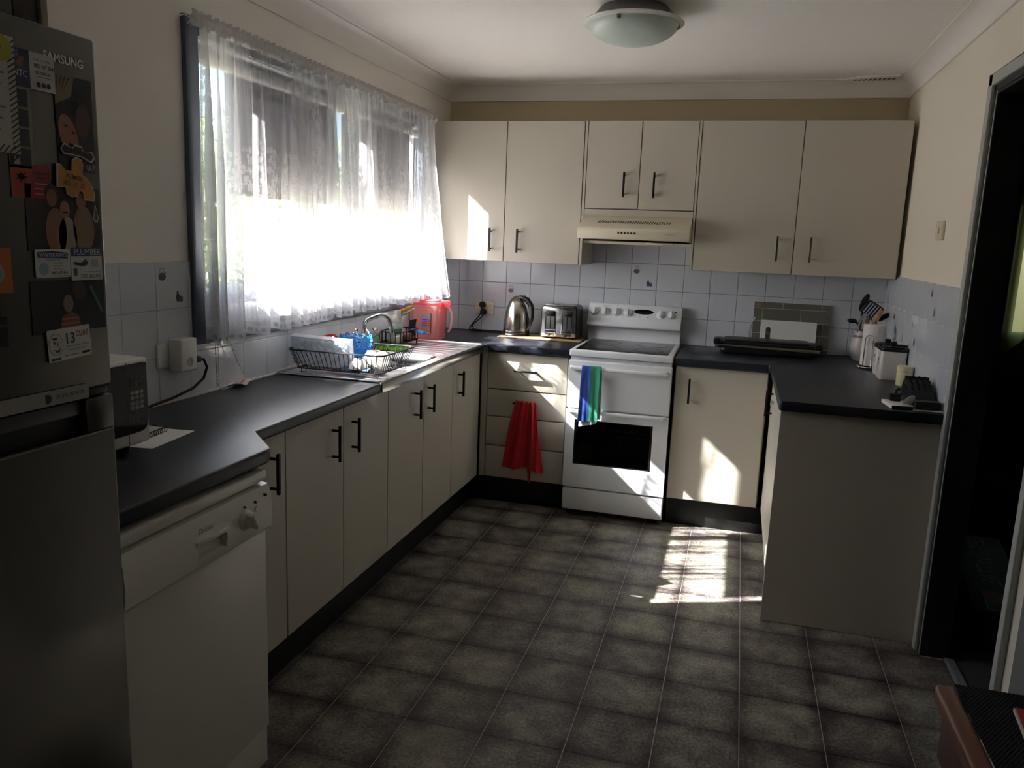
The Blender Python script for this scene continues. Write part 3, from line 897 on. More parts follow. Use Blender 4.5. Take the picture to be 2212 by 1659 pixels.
# ------------------------------------------------------------------ cupboards
XL, YB, XR, YU = 0.409, -0.554, 1.961, -0.314     # carcass fronts; doors stand proud of these
def fbox(face, u0, u1, z0, z1, d0, d1, g=None):
    g = g or G()
    if face == 'L': return g.box(XL + d0, XL + d1, u0, u1, z0, z1)
    if face == 'B': return g.box(u0, u1, YB - d0, YB - d1, z0, z1)
    if face == 'R': return g.box(XR - d0, XR - d1, u0, u1, z0, z1)
    return g.box(u0, u1, YU - d0, YU - d1, z0, z1)
DT = 0.016
def bar_handle(face, u, z0, z1, parent, horiz=False, m=None):
    """square bar on two posts; u, z0..z1 place the bar (horiz: z0 is the height, u is (ua, ub))"""
    g = G()
    d0, d1 = DT, DT + 0.030
    r = 0.0052
    if horiz:
        ua, ub = u
        fbox(face, ua, ub, z0 - r, z0 + r, d1 - r, d1 + r, g)
        for uu in (ua + 0.017, ub - 0.017): fbox(face, uu - 0.0042, uu + 0.0042, z0 - 0.0042, z0 + 0.0042, d0, d1 - r, g)
    else:
        fbox(face, u - r, u + r, z0, z1, d1 - r, d1 + r, g)
        for zz in (z0 + 0.017, z1 - 0.017): fbox(face, u - 0.0042, u + 0.0042, zz - 0.0042, zz + 0.0042, d0, d1 - r, g)
    return obj('handle', g, m or HANDLE, parent, bevel=0.001, seg=1)
GAP = 0.0022
def door_on(face, u0, u1, z0, z1, parent, hu=None, hz=None, m=None, hm=None):
    d = obj('door', fbox(face, u0 + GAP, u1 - GAP, z0 + GAP, z1 - GAP, 0.001, DT), m or CREAM, parent, bevel=0.0012, seg=1)
    if hu is not None: bar_handle(face, hu, hz[0], hz[1], d, m=hm)
    return d
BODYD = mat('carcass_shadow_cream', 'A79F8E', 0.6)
ZB, ZT = 0.155, 0.858
def base_cabinet(face, u0, u1, label, doors, hz=(0.672, 0.80), group='cream base cupboards', ztop=0.861):
    c = {'L': (0.2, (u0 + u1) / 2, 0), 'B': ((u0 + u1) / 2, -0.28, 0), 'R': (2.2, (u0 + u1) / 2, 0)}[face]
    t = thing('base_cabinet', label, 'cabinet', c, group)
    dep = {'L': 0.395, 'B': 0.54, 'R': 0.53}[face]
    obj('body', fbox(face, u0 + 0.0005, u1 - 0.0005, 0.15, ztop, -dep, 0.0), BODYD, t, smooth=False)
    for (a, b, h) in doors:
        door_on(face, a, b, ZB, ZT, t, h, hz)
    return t
base_cabinet('L', -2.92, -2.54, 'cream single door base cupboard tight beside the dishwasher', [(-2.92, -2.54, -2.628)])
base_cabinet('L', -2.54, -1.775, 'cream two door base cupboard under the charcoal bench, between dishwasher and sink', [(-2.54, -2.157, -2.238), (-2.157, -1.775, -2.092)])
base_cabinet('L', -1.775, -1.02, 'cream two door cupboard directly under the sink and dish rack', [(-1.775, -1.396, -1.50), (-1.396, -1.02, -1.343)], ztop=0.735)
base_cabinet('L', -1.02, -0.575, 'cream single door cupboard under the sink bench, next to the inside corner', [(-1.02, -0.592, -0.94)])
# drawers
t = thing('drawer_cabinet', 'cream four drawer base unit left of the stove, red towel on its second drawer', 'cabinet', (0.67, -0.28, 0))
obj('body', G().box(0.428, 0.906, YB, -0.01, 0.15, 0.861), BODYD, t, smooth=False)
obj('filler', G().box(0.428, 0.461, YB - DT, YB, ZB, ZT), CREAM, t, bevel=0.001, seg=1)
for (a, b, hh) in ((0.652, ZT, 0.764), (0.500, 0.652, 0.588), (0.336, 0.500, 0.43), (ZB, 0.336, 0.265)):
    d = obj('drawer', fbox('B', 0.464, 0.904, a + 0.003, b - 0.003, 0.001, DT), CREAM, t, bevel=0.0015)
    bar_handle('B', (0.620, 0.750), hh, None, d, horiz=True)
base_cabinet('B', 1.468, 1.925, 'cream single door base cupboard right of the stove, with a sun patch', [(1.470, 1.921, 1.544)])
# right-hand leg
t = thing('base_cabinet', 'cream two door base cupboard along the right wall, ending in a taupe panel', 'cabinet', (2.2, -1.05, 0), 'cream base cupboards')
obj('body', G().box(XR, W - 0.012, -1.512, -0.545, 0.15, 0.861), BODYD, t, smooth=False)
obj('filler', G().box(XR - DT, XR, -0.655, -0.572, ZB, ZT), CREAM, t, bevel=0.001, seg=1)
door_on('R', -1.085, -0.657, ZB, ZT, t, -0.745, (0.672, 0.80))
d2 = door_on('R', -1.512, -1.085, ZB, ZT, t)
g = G().cyl((XR - DT, -0.875, 0.765), (XR - DT - 0.012, -0.875, 0.765), 0.009, 14).cyl((XR - DT - 0.012, -0.875, 0.765), (XR - DT - 0.018, -0.875, 0.765), 0.012, 14)
obj('lock_knob', g, CHROME, t, bevel=0.001)
obj('end_panel', G().box(1.937, W - 0.010, -1.530, -1.513, 0.002, 0.861), PANEL, t, bevel=0.001, seg=1)
# kickboards
def kick(nm, g): return struct(nm, g, KICK, bevel=0.001)
kick('trim_7', G().box(0.05, 0.365, -2.90, -0.52, 0.001, 0.149))
kick('trim_8', G().box(0.365, 0.905, -0.52, -0.49, 0.001, 0.149))
kick('trim_9', G().box(1.468, 2.0, -0.52, -0.49, 0.001, 0.149))
kick('trim_10', G().box(1.985, 2.0, -1.512, -0.52, 0.001, 0.149))
# wall cupboards
UZ0, UZ1 = 1.335, 2.095
def wall_cabinet(u0, u1, z0, label, doors, hz, hm=None):
    t = thing('wall_cabinet', label, 'cabinet', ((u0 + u1) / 2, -0.16, z0), 'cream wall cupboards')
    obj('body', G().box(u0, u1, YU, -0.008, z0, UZ1), CREAM, t, smooth=False)
    for (a, b, h) in doors: door_on('U', a, b, z0, UZ1, t, h, hz, hm=hm)
    return t
wall_cabinet(0.0, 0.889, UZ0, 'cream two door wall cupboard in the window corner, above the kettle', [(0.018, 0.457, 0.381), (0.457, 0.887, 0.541)], (1.388, 1.518))
t = wall_cabinet(0.889, 1.495, 1.64, 'short cream two door wall cupboard above the range hood', [(0.905, 1.191, 1.113), (1.191, 1.482, 1.271)], (1.70, 1.83))
for a, b in ((0.889, 0.904), (1.482, 1.495)):
    obj('side_panel', G().box(a + 0.001, b - 0.001, YU - DT, -0.008, UZ0, UZ1), CREAM, t, bevel=0.001, seg=1)
obj('valance', G().box(0.905, 1.482, YU - DT, YU + 0.002, 1.598, 1.637), CREAM, t, bevel=0.001, seg=1)
wall_cabinet(1.495, 2.487, UZ0, 'cream two door wall cupboard on the right, above the grill', [(1.497, 1.993, 1.911), (1.993, 2.485, 2.071)], (1.40, 1.526), NICKEL)

# ------------------------------------------------------------------ worktops
def rounded_poly(poly, r, n=4):
    out = []
    m = len(poly)
    for i, p in enumerate(poly):
        rr = r[i] if isinstance(r, (list, tuple)) else r
        if rr <= 0: out.append(p); continue
        a, b, c = Vector(poly[i - 1]), Vector(p), Vector(poly[(i + 1) % m])
        d0, d1 = (a - b).normalized(), (c - b).normalized()
        for k in range(n + 1):
            t_ = k / n
            q0, q1 = b + d0 * rr * (1 - t_), b + d1 * rr * t_
            q = q0.lerp(q1, t_)
            out.append((q.x, q.y))
    return out
wt = tag(obj('worktop', G().prism(rounded_poly([(0.004, -3.445), (0.598, -3.445), (0.602, -2.892), (0.462, -2.752), (0.462, -1.922), (0.004, -1.922)], [0, 0, 0.03, 0, 0, 0]), 'z', 0.862, 0.90), BENCH, bevel=0.007, seg=3, angle=50), 'charcoal worktop under the microwave, widened over the dishwasher', 'worktop', 'charcoal laminate worktops')
wt = tag(obj('worktop', G().prism([(0.004, -0.655), (0.458, -0.655), (0.470, -0.640), (0.470, -0.612), (0.500, -0.598), (0.912, -0.598), (0.912, -0.004), (0.004, -0.004)], 'z', 0.862, 0.90), BENCH, bevel=0.007, seg=3, angle=50), 'charcoal corner worktop under the kettle and toaster', 'worktop', 'charcoal laminate worktops')
wt = tag(obj('worktop', G().prism(rounded_poly([(1.462, -0.004), (1.462, -0.598), (1.918, -0.598), (1.928, -0.612), (1.928, -1.555), (2.498, -1.555), (2.498, -1.540), (W - 0.004, -1.540), (W - 0.004, -0.004)], [0, 0, 0, 0, 0.02, 0, 0, 0, 0]), 'z', 0.862, 0.90), BENCH, bevel=0.007, seg=3, angle=50), 'charcoal L shaped worktop right of the stove, running along the right wall', 'worktop', 'charcoal laminate worktops')
SEAL = mat('white_sealant', 'D3CFC8', 0.6)
struct('trim_11', G().box(0.005, 0.012, -3.40, -1.93, 0.9005, 0.907).box(0.005, 0.011, -1.92, -0.66, 0.909, 0.914), SEAL, smooth=False)

# stainless sink top with bowl
t = thing('sink', 'stainless steel sink top with single bowl and drainers under the window', 'sink', (0.23, -1.29, 0.87))
bx0, bx1, by0, by1 = 0.115, 0.405, -1.545, -1.175
def rr(x0, x1, y0, y1, r, n=5):
    out = []
    for (cx, cy, a0) in ((x1 - r, y1 - r, 0), (x0 + r, y1 - r, PI / 2), (x0 + r, y0 + r, PI), (x1 - r, y0 + r, 1.5 * PI)):
        for k in range(n + 1):
            a = a0 + PI / 2 * k / n
            out.append((cx + r * math.cos(a), cy + r * math.sin(a)))
    return out
outer = rr(0.014, 0.466, -1.921, -0.656, 0.004)
hole = rr(bx0, bx1, by0, by1, 0.05)
bm_ = bmesh.new()
vo = [bm_.verts.new((x, y, 0.904)) for x, y in outer]; vh = [bm_.verts.new((x, y, 0.904)) for x, y in hole]
eo = [bm_.edges.new((vo[i], vo[(i + 1) % len(vo)])) for i in range(len(vo))]
eh = [bm_.edges.new((vh[i], vh[(i + 1) % len(vh)])) for i in range(len(vh))]
bmesh.ops.triangle_fill(bm_, edges=eo + eh, use_beauty=True)
bmesh.ops.recalc_face_normals(bm_, faces=bm_.faces)
for f in bm_.faces:
    if f.normal.z < 0: f.normal_flip()
me = bpy.data.meshes.new('deck'); bm_.to_mesh(me); bm_.free()
obj('deck', None, STEELD, t, me=me)
g = G()
g.box(0.455, 0.4665, -1.921, -0.656, 0.862, 0.9038)
obj('front_edge', g, STEEL, t, bevel=0.002)
obj('raised_rim', G().tube([(x, y, 0.9045) for x, y in rr(0.018, 0.461, -1.917, -0.66, 0.012)], 0.0042, 8, closed=True), STEEL, t)
g = G()
lv = [(0.0, 0.0, 0.904), (0.004, 0.0, 0.900), (0.012, 0, 0.86), (0.02, 0, 0.76), (0.05, 0, 0.745)]
n_ = len(hole)
cxh, cyh = (bx0 + bx1) / 2, (by0 + by1) / 2
rings_ = []
for (ins, _, z) in lv:
    rings_.append([((x - cxh) * (1 - ins / 0.145) + cxh, (y - cyh) * (1 - ins / 0.185) + cyh, z) for x, y in hole])
vs = [p for r_ in rings_ for p in r_]
fs = [(i * n_ + j, i * n_ + (j + 1) % n_, (i + 1) * n_ + (j + 1) % n_, (i + 1) * n_ + j) for i in range(len(lv) - 1) for j in range(n_)]
fs.append(tuple((len(lv) - 1) * n_ + j for j in range(n_)))
obj('bowl', G().add(vs, fs), STEEL, t)
obj('bowl_rim', G().tube([(x, y, 0.9042) for x, y in rr(bx0 - 0.002, bx1 + 0.002, by0 - 0.002, by1 + 0.002, 0.052)], 0.003, 8, closed=True), STEEL, t)
for k in range(6):
    yy = -1.10 + 0.066 * k
    obj('drainer_rib', G().tube([(0.09, yy, 0.9038), (0.40, yy, 0.9036)], 0.0016, 6), STEELD, t)
for k in range(5):
    yy = -1.87 + 0.066 * k
    obj('drainer_rib', G().tube([(0.09, yy, 0.9038), (0.40, yy, 0.9036)], 0.0016, 6), STEELD, t)
obj('drain', G().lathe([(0.0, 0.749), (0.03, 0.749), (0.034, 0.747)], (cxh, cyh, 0), 20), CHROME, t)

# wall-mounted taps
t = thing('tap_set', 'chrome wall mounted swan neck tap with two cross handles over the sink', 'tap', (0.03, -1.26, 1.0))
def arc(cx, cz, r, a0, a1, n=10): return [(cx + r * math.cos(a0 + (a1 - a0) * i / n), cz + r * math.sin(a0 + (a1 - a0) * i / n)) for i in range(n + 1)]
kp = [(0, 0.965), (0, 1.0), (0.0, 1.028), (0.05, 1.052), (0.22, 1.068), (0.46, 1.080), (0.66, 1.084), (0.83, 1.074), (0.94, 1.048), (0.99, 1.018), (1.0, 0.998)]
sp = smooth_path([(0.062 + 0.112 * s_, -1.262 + 0.070 * s_, z) for s_, z in kp], 4)
obj('spout', G().tube(sp, 0.0105, 12), CHROME, t)
obj('spout_base', G().lathe([(0.0, 0.955), (0.018, 0.955), (0.02, 0.965), (0.02, 0.985), (0.014, 0.995), (0.012, 1.0)], (0.062, -1.262, 0), 18).cyl((0.008, -1.262, 0.97), (0.062, -1.262, 0.97), 0.012, 14).lathe([(0.03, 0.008), (0.028, 0.014), (0.014, 0.02)], (0, -1.262, 0.97), 18, axis='x'), CHROME, t)
for yy in (-1.455, -1.135):
    h = obj('tap_body', G().lathe([(0.0, 0.008), (0.031, 0.008), (0.029, 0.014), (0.018, 0.024), (0.014, 0.034), (0.014, 0.055), (0.018, 0.06), (0.018, 0.07), (0.0, 0.073)], (0, yy, 0.975), 20, axis='x'), CHROME, t)
    g = G()
    for a in (0.5, 0.5 + PI / 2, 0.5 + PI, 0.5 + 1.5 * PI):
        c, s_ = math.cos(a), math.sin(a)
        g.tube([(0.066, yy, 0.975), (0.067, yy + 0.022 * c, 0.975 + 0.022 * s_), (0.066, yy + 0.040 * c, 0.975 + 0.040 * s_)], [0.007, 0.009, 0.012], 8)
    obj('cross_handle', g, CHROME, h)

# ------------------------------------------------------------------ stove
t = thing('stove', 'white freestanding electric stove with ceramic hob and black oven window', 'stove', (1.187, -0.32, 0))
sx0, sx1, sf = 0.920, 1.453, -0.585
obj('body', G().box(sx0 + 0.004, sx1 - 0.004, sf, -0.03, 0.03, 0.555).box(sx0 + 0.004, sx1 - 0.004, sf, -0.03, 0.555, 0.845) if False else
    G().box(sx0 + 0.004, sx1 - 0.004, -0.20, -0.03, 0.03, 0.868).box(sx0 + 0.004, sx0 + 0.03, sf, -0.20, 0.03, 0.868).box(sx1 - 0.03, sx1 - 0.004, sf, -0.20, 0.03, 0.868)
    .box(sx0 + 0.03, sx1 - 0.03, sf, -0.20, 0.03, 0.20).box(sx0 + 0.03, sx1 - 0.03, sf, -0.20, 0.57, 0.868), ENAMEL, t, smooth=False)
obj('oven_lining', G().box(sx0 + 0.031, sx0 + 0.036, sf + 0.002, -0.205, 0.205, 0.565).box(sx1 - 0.036, sx1 - 0.031, sf + 0.002, -0.205, 0.205, 0.565).box(sx0 + 0.03, sx1 - 0.03, -0.21, -0.202, 0.205, 0.565).box(sx0 + 0.03, sx1 - 0.03, sf + 0.002, -0.205, 0.201, 0.206).box(sx0 + 0.03, sx1 - 0.03, sf + 0.002, -0.205, 0.562, 0.567), mat('oven_black_enamel', '050506', 0.4), t, smooth=False)
for zz in (0.375, 0.478):
    g = G()
    g.tube([(sx0 + 0.04, -0.555, zz), (sx1 - 0.04, -0.555, zz)], 0.0028, 6)
    g.tube([(sx0 + 0.04, -0.25, zz), (sx1 - 0.04, -0.25, zz)], 0.0028, 6)
    for k in range(13):
        xx = sx0 + 0.06 + k * 0.0345
        g.tube([(xx, -0.555, zz + 0.002), (xx, -0.25, zz + 0.002)], 0.0016, 5)
    obj('oven_rack', g, mat('rack_wire', 'B5B5B2', 0.4), t)
hob = obj('hob_surround', G().box(sx0, sx1, -0.612, -0.055, 0.872, 0.9075), ENAMEL, t, bevel=0.008, seg=3)
HOB = mat('black_ceramic_glass', '0A0A0C', 0.07)
obj('hob_glass', G().box(sx0 + 0.026, sx1 - 0.028, -0.588, -0.10, 0.9065, 0.9088), HOB, t, bevel=0.0008, seg=1)
RING = mat('grey_ring_print', '3F3F43', 0.25)
for (cx, cy, r) in ((1.065, -0.455, 0.098), (1.312, -0.455, 0.082), (1.062, -0.225, 0.078), (1.312, -0.225, 0.092)):
    g = G()
    for rr_, wdt in ((r, 0.006), (r - 0.014, 0.002)):
        n = 40
        vs = [(cx + q * math.cos(2 * PI * i / n), cy + q * math.sin(2 * PI * i / n), 0.9091) for q in (rr_, rr_ - wdt) for i in range(n)]
        g.add(vs, [(i, (i + 1) % n, n + (i + 1) % n, n + i) for i in range(n)])
    obj('burner_ring', g, RING, t, smooth=False)
# back guard with sloping control panel
prof = [(-0.034, 0.905), (-0.068, 0.905), (-0.056, 0.935), (-0.054, 0.978), (-0.060, 0.981), (-0.106, 0.984), (-0.112, 0.992), (-0.104, 1.022), (-0.062, 1.108), (-0.050, 1.116), (-0.034, 1.116)]
obj('back_guard', G().prism(prof, 'x', 0.912, 1.447), ENAMEL, t, bevel=0.005, seg=2, angle=35)
p0, p1 = Vector((0, -0.104, 1.022)), Vector((0, -0.062, 1.108))
upv = (p1 - p0).normalized(); nrm = Vector((0, -upv.z, upv.y))
CPF = (Vector((1, 0, 0)), upv, nrm)
def cpt(x, k): return Vector((x, 0, 0)) + p0.lerp(p1, k)
for x in (0.950, 1.013, 1.077, 1.142, 1.330, 1.390):
    M = frame(CPF, cpt(x, 0.52))
    g = G().lathe([(0.0, 0.0), (0.024, 0.0), (0.024, 0.004), (0.020, 0.008), (0.019, 0.016), (0.0, 0.018)], (0, 0, 0), 22)
    k_ = obj('knob', g.xf(M), ENAMEL, t, angle=35)
    gg = G().box(-0.0055, 0.0055, -0.019, 0.023, 0.012, 0.027)
    obj('grip', gg.xf(M), ENAMEL, k_, bevel=0.003)
    gg = G().box(-0.0008, 0.0008, 0.027, 0.031, 0.0002, 0.0006)
    obj('mark', gg.xf(M), DARKP, t, smooth=False)
for x in (1.352, 1.412):
    obj('indicator_lamp', G().lathe([(0, 0.003), (0.0035, 0.002), (0.0035, 0)], (0, 0, 0), 12).xf(frame(CPF, cpt(x, 0.75))), BLACKG, t)
M = frame(CPF, cpt(1.232, 0.66))
g = G(); n = 32
g.add([M @ Vector((0.053 * math.cos(2 * PI * i / n), 0.0125 * math.sin(2 * PI * i / n), 0.001)) for i in range(n)] + [M @ Vector((0.056 * math.cos(2 * PI * i / n), 0.0155 * math.sin(2 * PI * i / n), 0)) for i in range(n)],
      [tuple(range(n))] + [(i, (i + 1) % n, n + (i + 1) % n, n + i) for i in range(n)])
obj('oval_display', g, BLACKG, t)
for x in (1.210, 1.255):
    obj('button', G().lathe([(0, 0.005), (0.0045, 0.004), (0.005, 0)], (0, 0, 0), 14).xf(frame(CPF, cpt(x, 0.34))), IVORY, t)
text('stove_lettering', 'Westinghouse', frame(CPF, cpt(1.025, 0.93)), 0.062, 0.007, mat('grey_print', '8A8C8E', 0.5), t)
# grill door
obj('grill_door', G().box(sx0 - 0.002, sx1 + 0.002, -0.612, sf, 0.596, 0.852), ENAMEL, t, bevel=0.008, seg=3)
def pull(z, x0, x1):
    pts = [(x0, -0.612, z), (x0 + 0.008, -0.632, z), (x0 + 0.06, -0.642, z)] + [(x0 + 0.06 + (x1 - x0 - 0.12) * k / 6, -0.645, z) for k in range(1, 6)] + [(x1 - 0.06, -0.642, z), (x1 - 0.008, -0.632, z), (x1, -0.612, z)]
    g = G().tube(pts, 0.0085, 10)
    for v in g.v: v.z = z + (v.z - z) * 1.25
    return obj('handle', g, ENAMEL, t)
pull(0.815, 0.935, 1.432)
# oven door with window opening
od = obj('oven_door', G().box(sx0 - 0.002, sx1 + 0.002, -0.612, sf, 0.166, 0.294).box(sx0 - 0.002, sx1 + 0.002, -0.612, sf, 0.537, 0.588)
    .box(sx0 - 0.002, 0.967, -0.612, sf, 0.294, 0.537).box(1.378, sx1 + 0.002, -0.612, sf, 0.294, 0.537), ENAMEL, t, bevel=0.0, smooth=False)
pull(0.586, 0.935, 1.432)
OG = emat_mix_glass('dark_oven_glass', 'B0B0B4', 0.85, 0.02)
obj('oven_glass', G().box(0.967, 1.378, -0.606, -0.602, 0.294, 0.537), OG, t, smooth=False)
obj('glass_seal', G().box(0.967, 0.976, -0.609, -0.600, 0.294, 0.537).box(1.366, 1.378, -0.609, -0.600, 0.294, 0.537).box(0.967, 1.378, -0.609, -0.600, 0.294, 0.300).box(0.967, 1.378, -0.609, -0.600, 0.531, 0.537), BLACKP, t, smooth=False)
obj('storage_drawer', G().box(sx0 - 0.002, sx1 + 0.002, -0.608, sf, 0.038, 0.156), ENAMEL, t, bevel=0.006, seg=3)
for x in (0.95, 1.425):
    for y in (-0.55, -0.08):
        obj('foot', G().cyl((x, y, 0.0005), (x, y, 0.035), 0.016, 12), BLACKP, t)

# ------------------------------------------------------------------ range hood
t = thing('range_hood', 'cream slimline range hood with row of vent slots above the stove', 'range hood', (1.195, -0.25, 1.47))
hp = [(-0.012, 1.598), (-0.322, 1.602), (-0.336, 1.602), (-0.488, 1.543), (-0.500, 1.536), (-0.504, 1.526), (-0.499, 1.495), (-0.488, 1.480), (-0.012, 1.470)]
obj('canopy', G().prism(hp, 'x', 0.9055, 1.4805), HOODM, t, bevel=0.004, seg=2, angle=30)
n_h = (Vector((0, -0.488, 1.543)) - Vector((0, -0.336, 1.602))).normalized()
HF = (Vector((1, 0, 0)), -n_h, Vector((0, n_h.z, -n_h.y)))
for k in range(30):
    x = 1.005 + 0.0127 * k
    M = frame(HF, (x, -0.420, 1.5696))
    obj('vent_slot', G().prism([(-0.0052, -0.017), (0.0008, -0.017), (0.0052, 0.017), (-0.0008, 0.017)], 'z', -0.002, 0.0006).xf(M), BLACKP, t, smooth=False)
ff = (Vector((1, 0, 0)), (Vector((0, -0.504, 1.526)) - Vector((0, -0.499, 1.495))).normalized(), None)
FF = (ff[0], ff[1], ff[0].cross(ff[1]))
for k in range(6):
    M = frame(FF, (1.122 + 0.0165 * k, -0.5022, 1.513))
    obj('push_button', G().box(-0.0042, 0.0042, -0.004, 0.004, -0.001, 0.003).xf(M), BLACKP, t, bevel=0.0008, seg=1)
text('hood_lettering', 'Robinhood', frame(FF, (1.385, -0.5024, 1.513)), 0.045, 0.007, mat('grey_print', '8A8C8E', 0.5), t)
obj('underside', G().box(0.925, 1.46, -0.47, -0.03, 1.4685, 1.4705), mat('greasy_filter', '8B8470', 0.5, noise=0.2), t, smooth=False)
obj('light_cover', G().box(1.26, 1.40, -0.47, -0.40, 1.460, 1.4695), IVORY, t, bevel=0.003)
obj('shelf_back', G().box(0.905, 1.481, -0.30, -0.008, 1.455, 1.4698), HOODM, t, smooth=False)

# ------------------------------------------------------------------ dishwasher
t = thing('dishwasher', 'white freestanding dishwasher with control dial beside the fridge', 'dishwasher', (0.3, -3.16, 0))
dy0, dy1 = -3.440, -2.922
obj('body', G().box(0.03, 0.575, dy0, dy1, 0.03, 0.80).box(0.03, 0.575, dy0, dy1, 0.80, 0.83), ENAMEL2, t, smooth=False)
obj('top_lid', G().box(0.03, 0.603, dy0 - 0.002, dy1 + 0.004, 0.822, 0.850), ENAMEL2, t, bevel=0.006, seg=2)
prof = [(0.575, 0.690), (0.606, 0.690), (0.613, 0.698), (0.616, 0.735), (0.613, 0.785), (0.604, 0.812), (0.575, 0.816)]
prof2 = [(0.575, 0.690), (0.606, 0.690), (0.613, 0.698), (0.6145, 0.710), (0.596, 0.716), (0.590, 0.748), (0.6155, 0.750), (0.613, 0.785), (0.604, 0.812), (0.575, 0.816)]
obj('control_panel', G().prism(prof, 'y', dy0 - 0.002, -3.214).prism(prof2, 'y', -3.214, -3.107).prism(prof, 'y', -3.107, dy1 + 0.006), ENAMEL2, t, bevel=0.0, angle=35)
obj('door', G().box(0.575, 0.598, dy0, dy1 + 0.003, 0.118, 0.686), ENAMEL2, t, bevel=0.004, seg=2)
obj('kick_plate', G().box(0.56, 0.592, dy0, dy1 + 0.002, 0.006, 0.113), ENAMEL2, t, bevel=0.004, seg=2)
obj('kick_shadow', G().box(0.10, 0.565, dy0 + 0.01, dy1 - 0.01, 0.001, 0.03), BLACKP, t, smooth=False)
obj('grip_ridge', G().box(0.612, 0.6195, -3.222, -3.105, 0.750, 0.760), ENAMEL2, t, bevel=0.001)
g = G().lathe([(0.0, 0.612), (0.026, 0.612), (0.026, 0.620), (0.019, 0.625), (0.018, 0.634), (0.0, 0.636)], (0, -3.035, 0.752), 24, axis='x')
kd = obj('dial', g, ENAMEL2, t, angle=35)
obj('dial_grip', G().box(0.628, 0.648, -3.041, -3.029, 0.728, 0.776).xf(rot_at((0.634, -3.035, 0.752), 0.5, 'X')), ENAMEL2, kd, bevel=0.004)
for (yy, zz, r) in ((-2.985, 0.765, 0.008), (-2.990, 0.784, 0.0035), (-2.945, 0.790, 0.0035), (-3.035, 0.785, 0.0025)):
    obj('button', G().lathe([(0, 0.619), (r, 0.618), (r, 0.61)], (0, yy, zz), 14, axis='x'), ENAMEL2 if r > 0.005 else BLACKP, t)
PF = (Vector((0, 1, 0)), Vector((0, 0, 1)), Vector((1, 0, 0)))
text('dishwasher_lettering', 'Dishlex', frame(PF, (0.6142, -3.185, 0.782)), 0.05, 0.013, mat('grey_blue_print', '5D6066', 0.5), t)
# ------------------------------------------------------------------ ceiling light
t = thing('ceiling_light', 'round flush ceiling light with frosted glass bowl and white ring, unlit', 'lamp', (1.275, -1.47, H - 0.02))
lc = (1.275, -1.47, 0)
obj('base', G().lathe([(0.0, H - 0.001), (0.125, H - 0.001), (0.150, H - 0.03), (0.160, 2.290), (0.0, 2.290)], lc, 40), mat('lamp_base_grey', '6E6C6A', 0.5), t)
obj('rim', G().lathe([(0.156, 2.292), (0.186, 2.284), (0.191, 2.279), (0.186, 2.274), (0.168, 2.272), (0.156, 2.280)], lc, 48), WHITEP, t)
GB = mat('frosted_green_glass', 'D0DED6', 0.35, spec=0.5)
prof = [(0.0, 2.203)] + [(0.170 * math.sin(PI / 2 * k / 10), 2.277 - 0.074 * math.cos(PI / 2 * k / 10)) for k in range(1, 11)]
obj('glass_bowl', G().lathe(prof, lc, 48), GB, t)
for a in (-1.75, 0.1, 2.2):
    c, s_ = math.cos(a), math.sin(a)
    M = Matrix.Translation((1.275, -1.47, 0)) @ Matrix.Rotation(a, 4, 'Z')
    obj('clip', G().box(0.164, 0.174, -0.006, 0.006, 2.262, 2.290).box(0.155, 0.168, -0.006, 0.006, 2.258, 2.264).xf(M), mat('brass_clip', '9C8A60', 0.3, metal=1.0), t, bevel=0.001)
# perforated plaster vent set into the cornice corner
t = thing('cornice_vent', 'white slotted plaster vent at the right end of the back cornice', 'vent', (2.30, -0.08, H))
vp = [(2.16, -0.074), (2.20, -0.115), (2.26, -0.150), (2.33, -0.172), (2.40, -0.180), (2.425, -0.178), (2.425, -0.074)]
obj('plate', G().prism(vp, 'z', H - 0.012, H - 0.0005), CORN, t, bevel=0.004)
for k in range(9):
    x = 2.215 + 0.022 * k
    obj('slot', G().prism([(x, -0.085), (x + 0.009, -0.085), (x + 0.018, -0.105 - 0.03 * min(1, k / 5)), (x + 0.009, -0.105 - 0.03 * min(1, k / 5))], 'z', H - 0.0135, H - 0.0115), mat('vent_shadow', '55504A', 0.8), t, smooth=False)

# ------------------------------------------------------------------ sockets and switch
t = thing('light_switch', 'ivory light switch on the right wall near the doorway', 'switch', (W - 0.006, -1.062, 1.56))
obj('plate', G().box(W - 0.010, W, -1.12, -1.004, 1.522, 1.598), IVORY, t, bevel=0.003)
obj('rocker', G().box(W - 0.016, W - 0.009, -1.070, -1.054, 1.548, 1.572), WHITEP, t, bevel=0.002)
t = thing('power_outlet', 'ivory double power outlet on the tiles beside the kettle', 'outlet', (0.255, -0.012, 1.04))
obj('plate', G().box(0.196, 0.315, -0.018, -0.0085, 1.002, 1.082), IVORY, t, bevel=0.003)
for z in (1.058, 1.022):
    obj('switch_toggle', G().box(0.283, 0.297, -0.023, -0.017, z - 0.006, z + 0.006), IVORY, t, bevel=0.002)
CORDM = mat('black_cord', '0C0C0D', 0.5)
def kettle_cord(t):
  t = obj('cord', G().tube([(0.249, -0.045, 1.05), (0.249, -0.047, 1.03), (0.235, -0.046, 0.995), (0.20, -0.04, 0.955), (0.17, -0.035, 0.915), (0.17, -0.04, 0.9045), (0.20, -0.06, 0.9042), (0.30, -0.07, 0.9042), (0.40, -0.075, 0.9042), (0.424, -0.085, 0.906), (0.445, -0.10, 0.9105)], 0.0034, 8), CORDM, t)
  obj('plug', G().lathe([(0.0, -0.052), (0.014, -0.052), (0.019, -0.046), (0.019, -0.028), (0.016, -0.019), (0, -0.019)], (0.249, 0, 1.062), 18, axis='y'), CORDM, t)
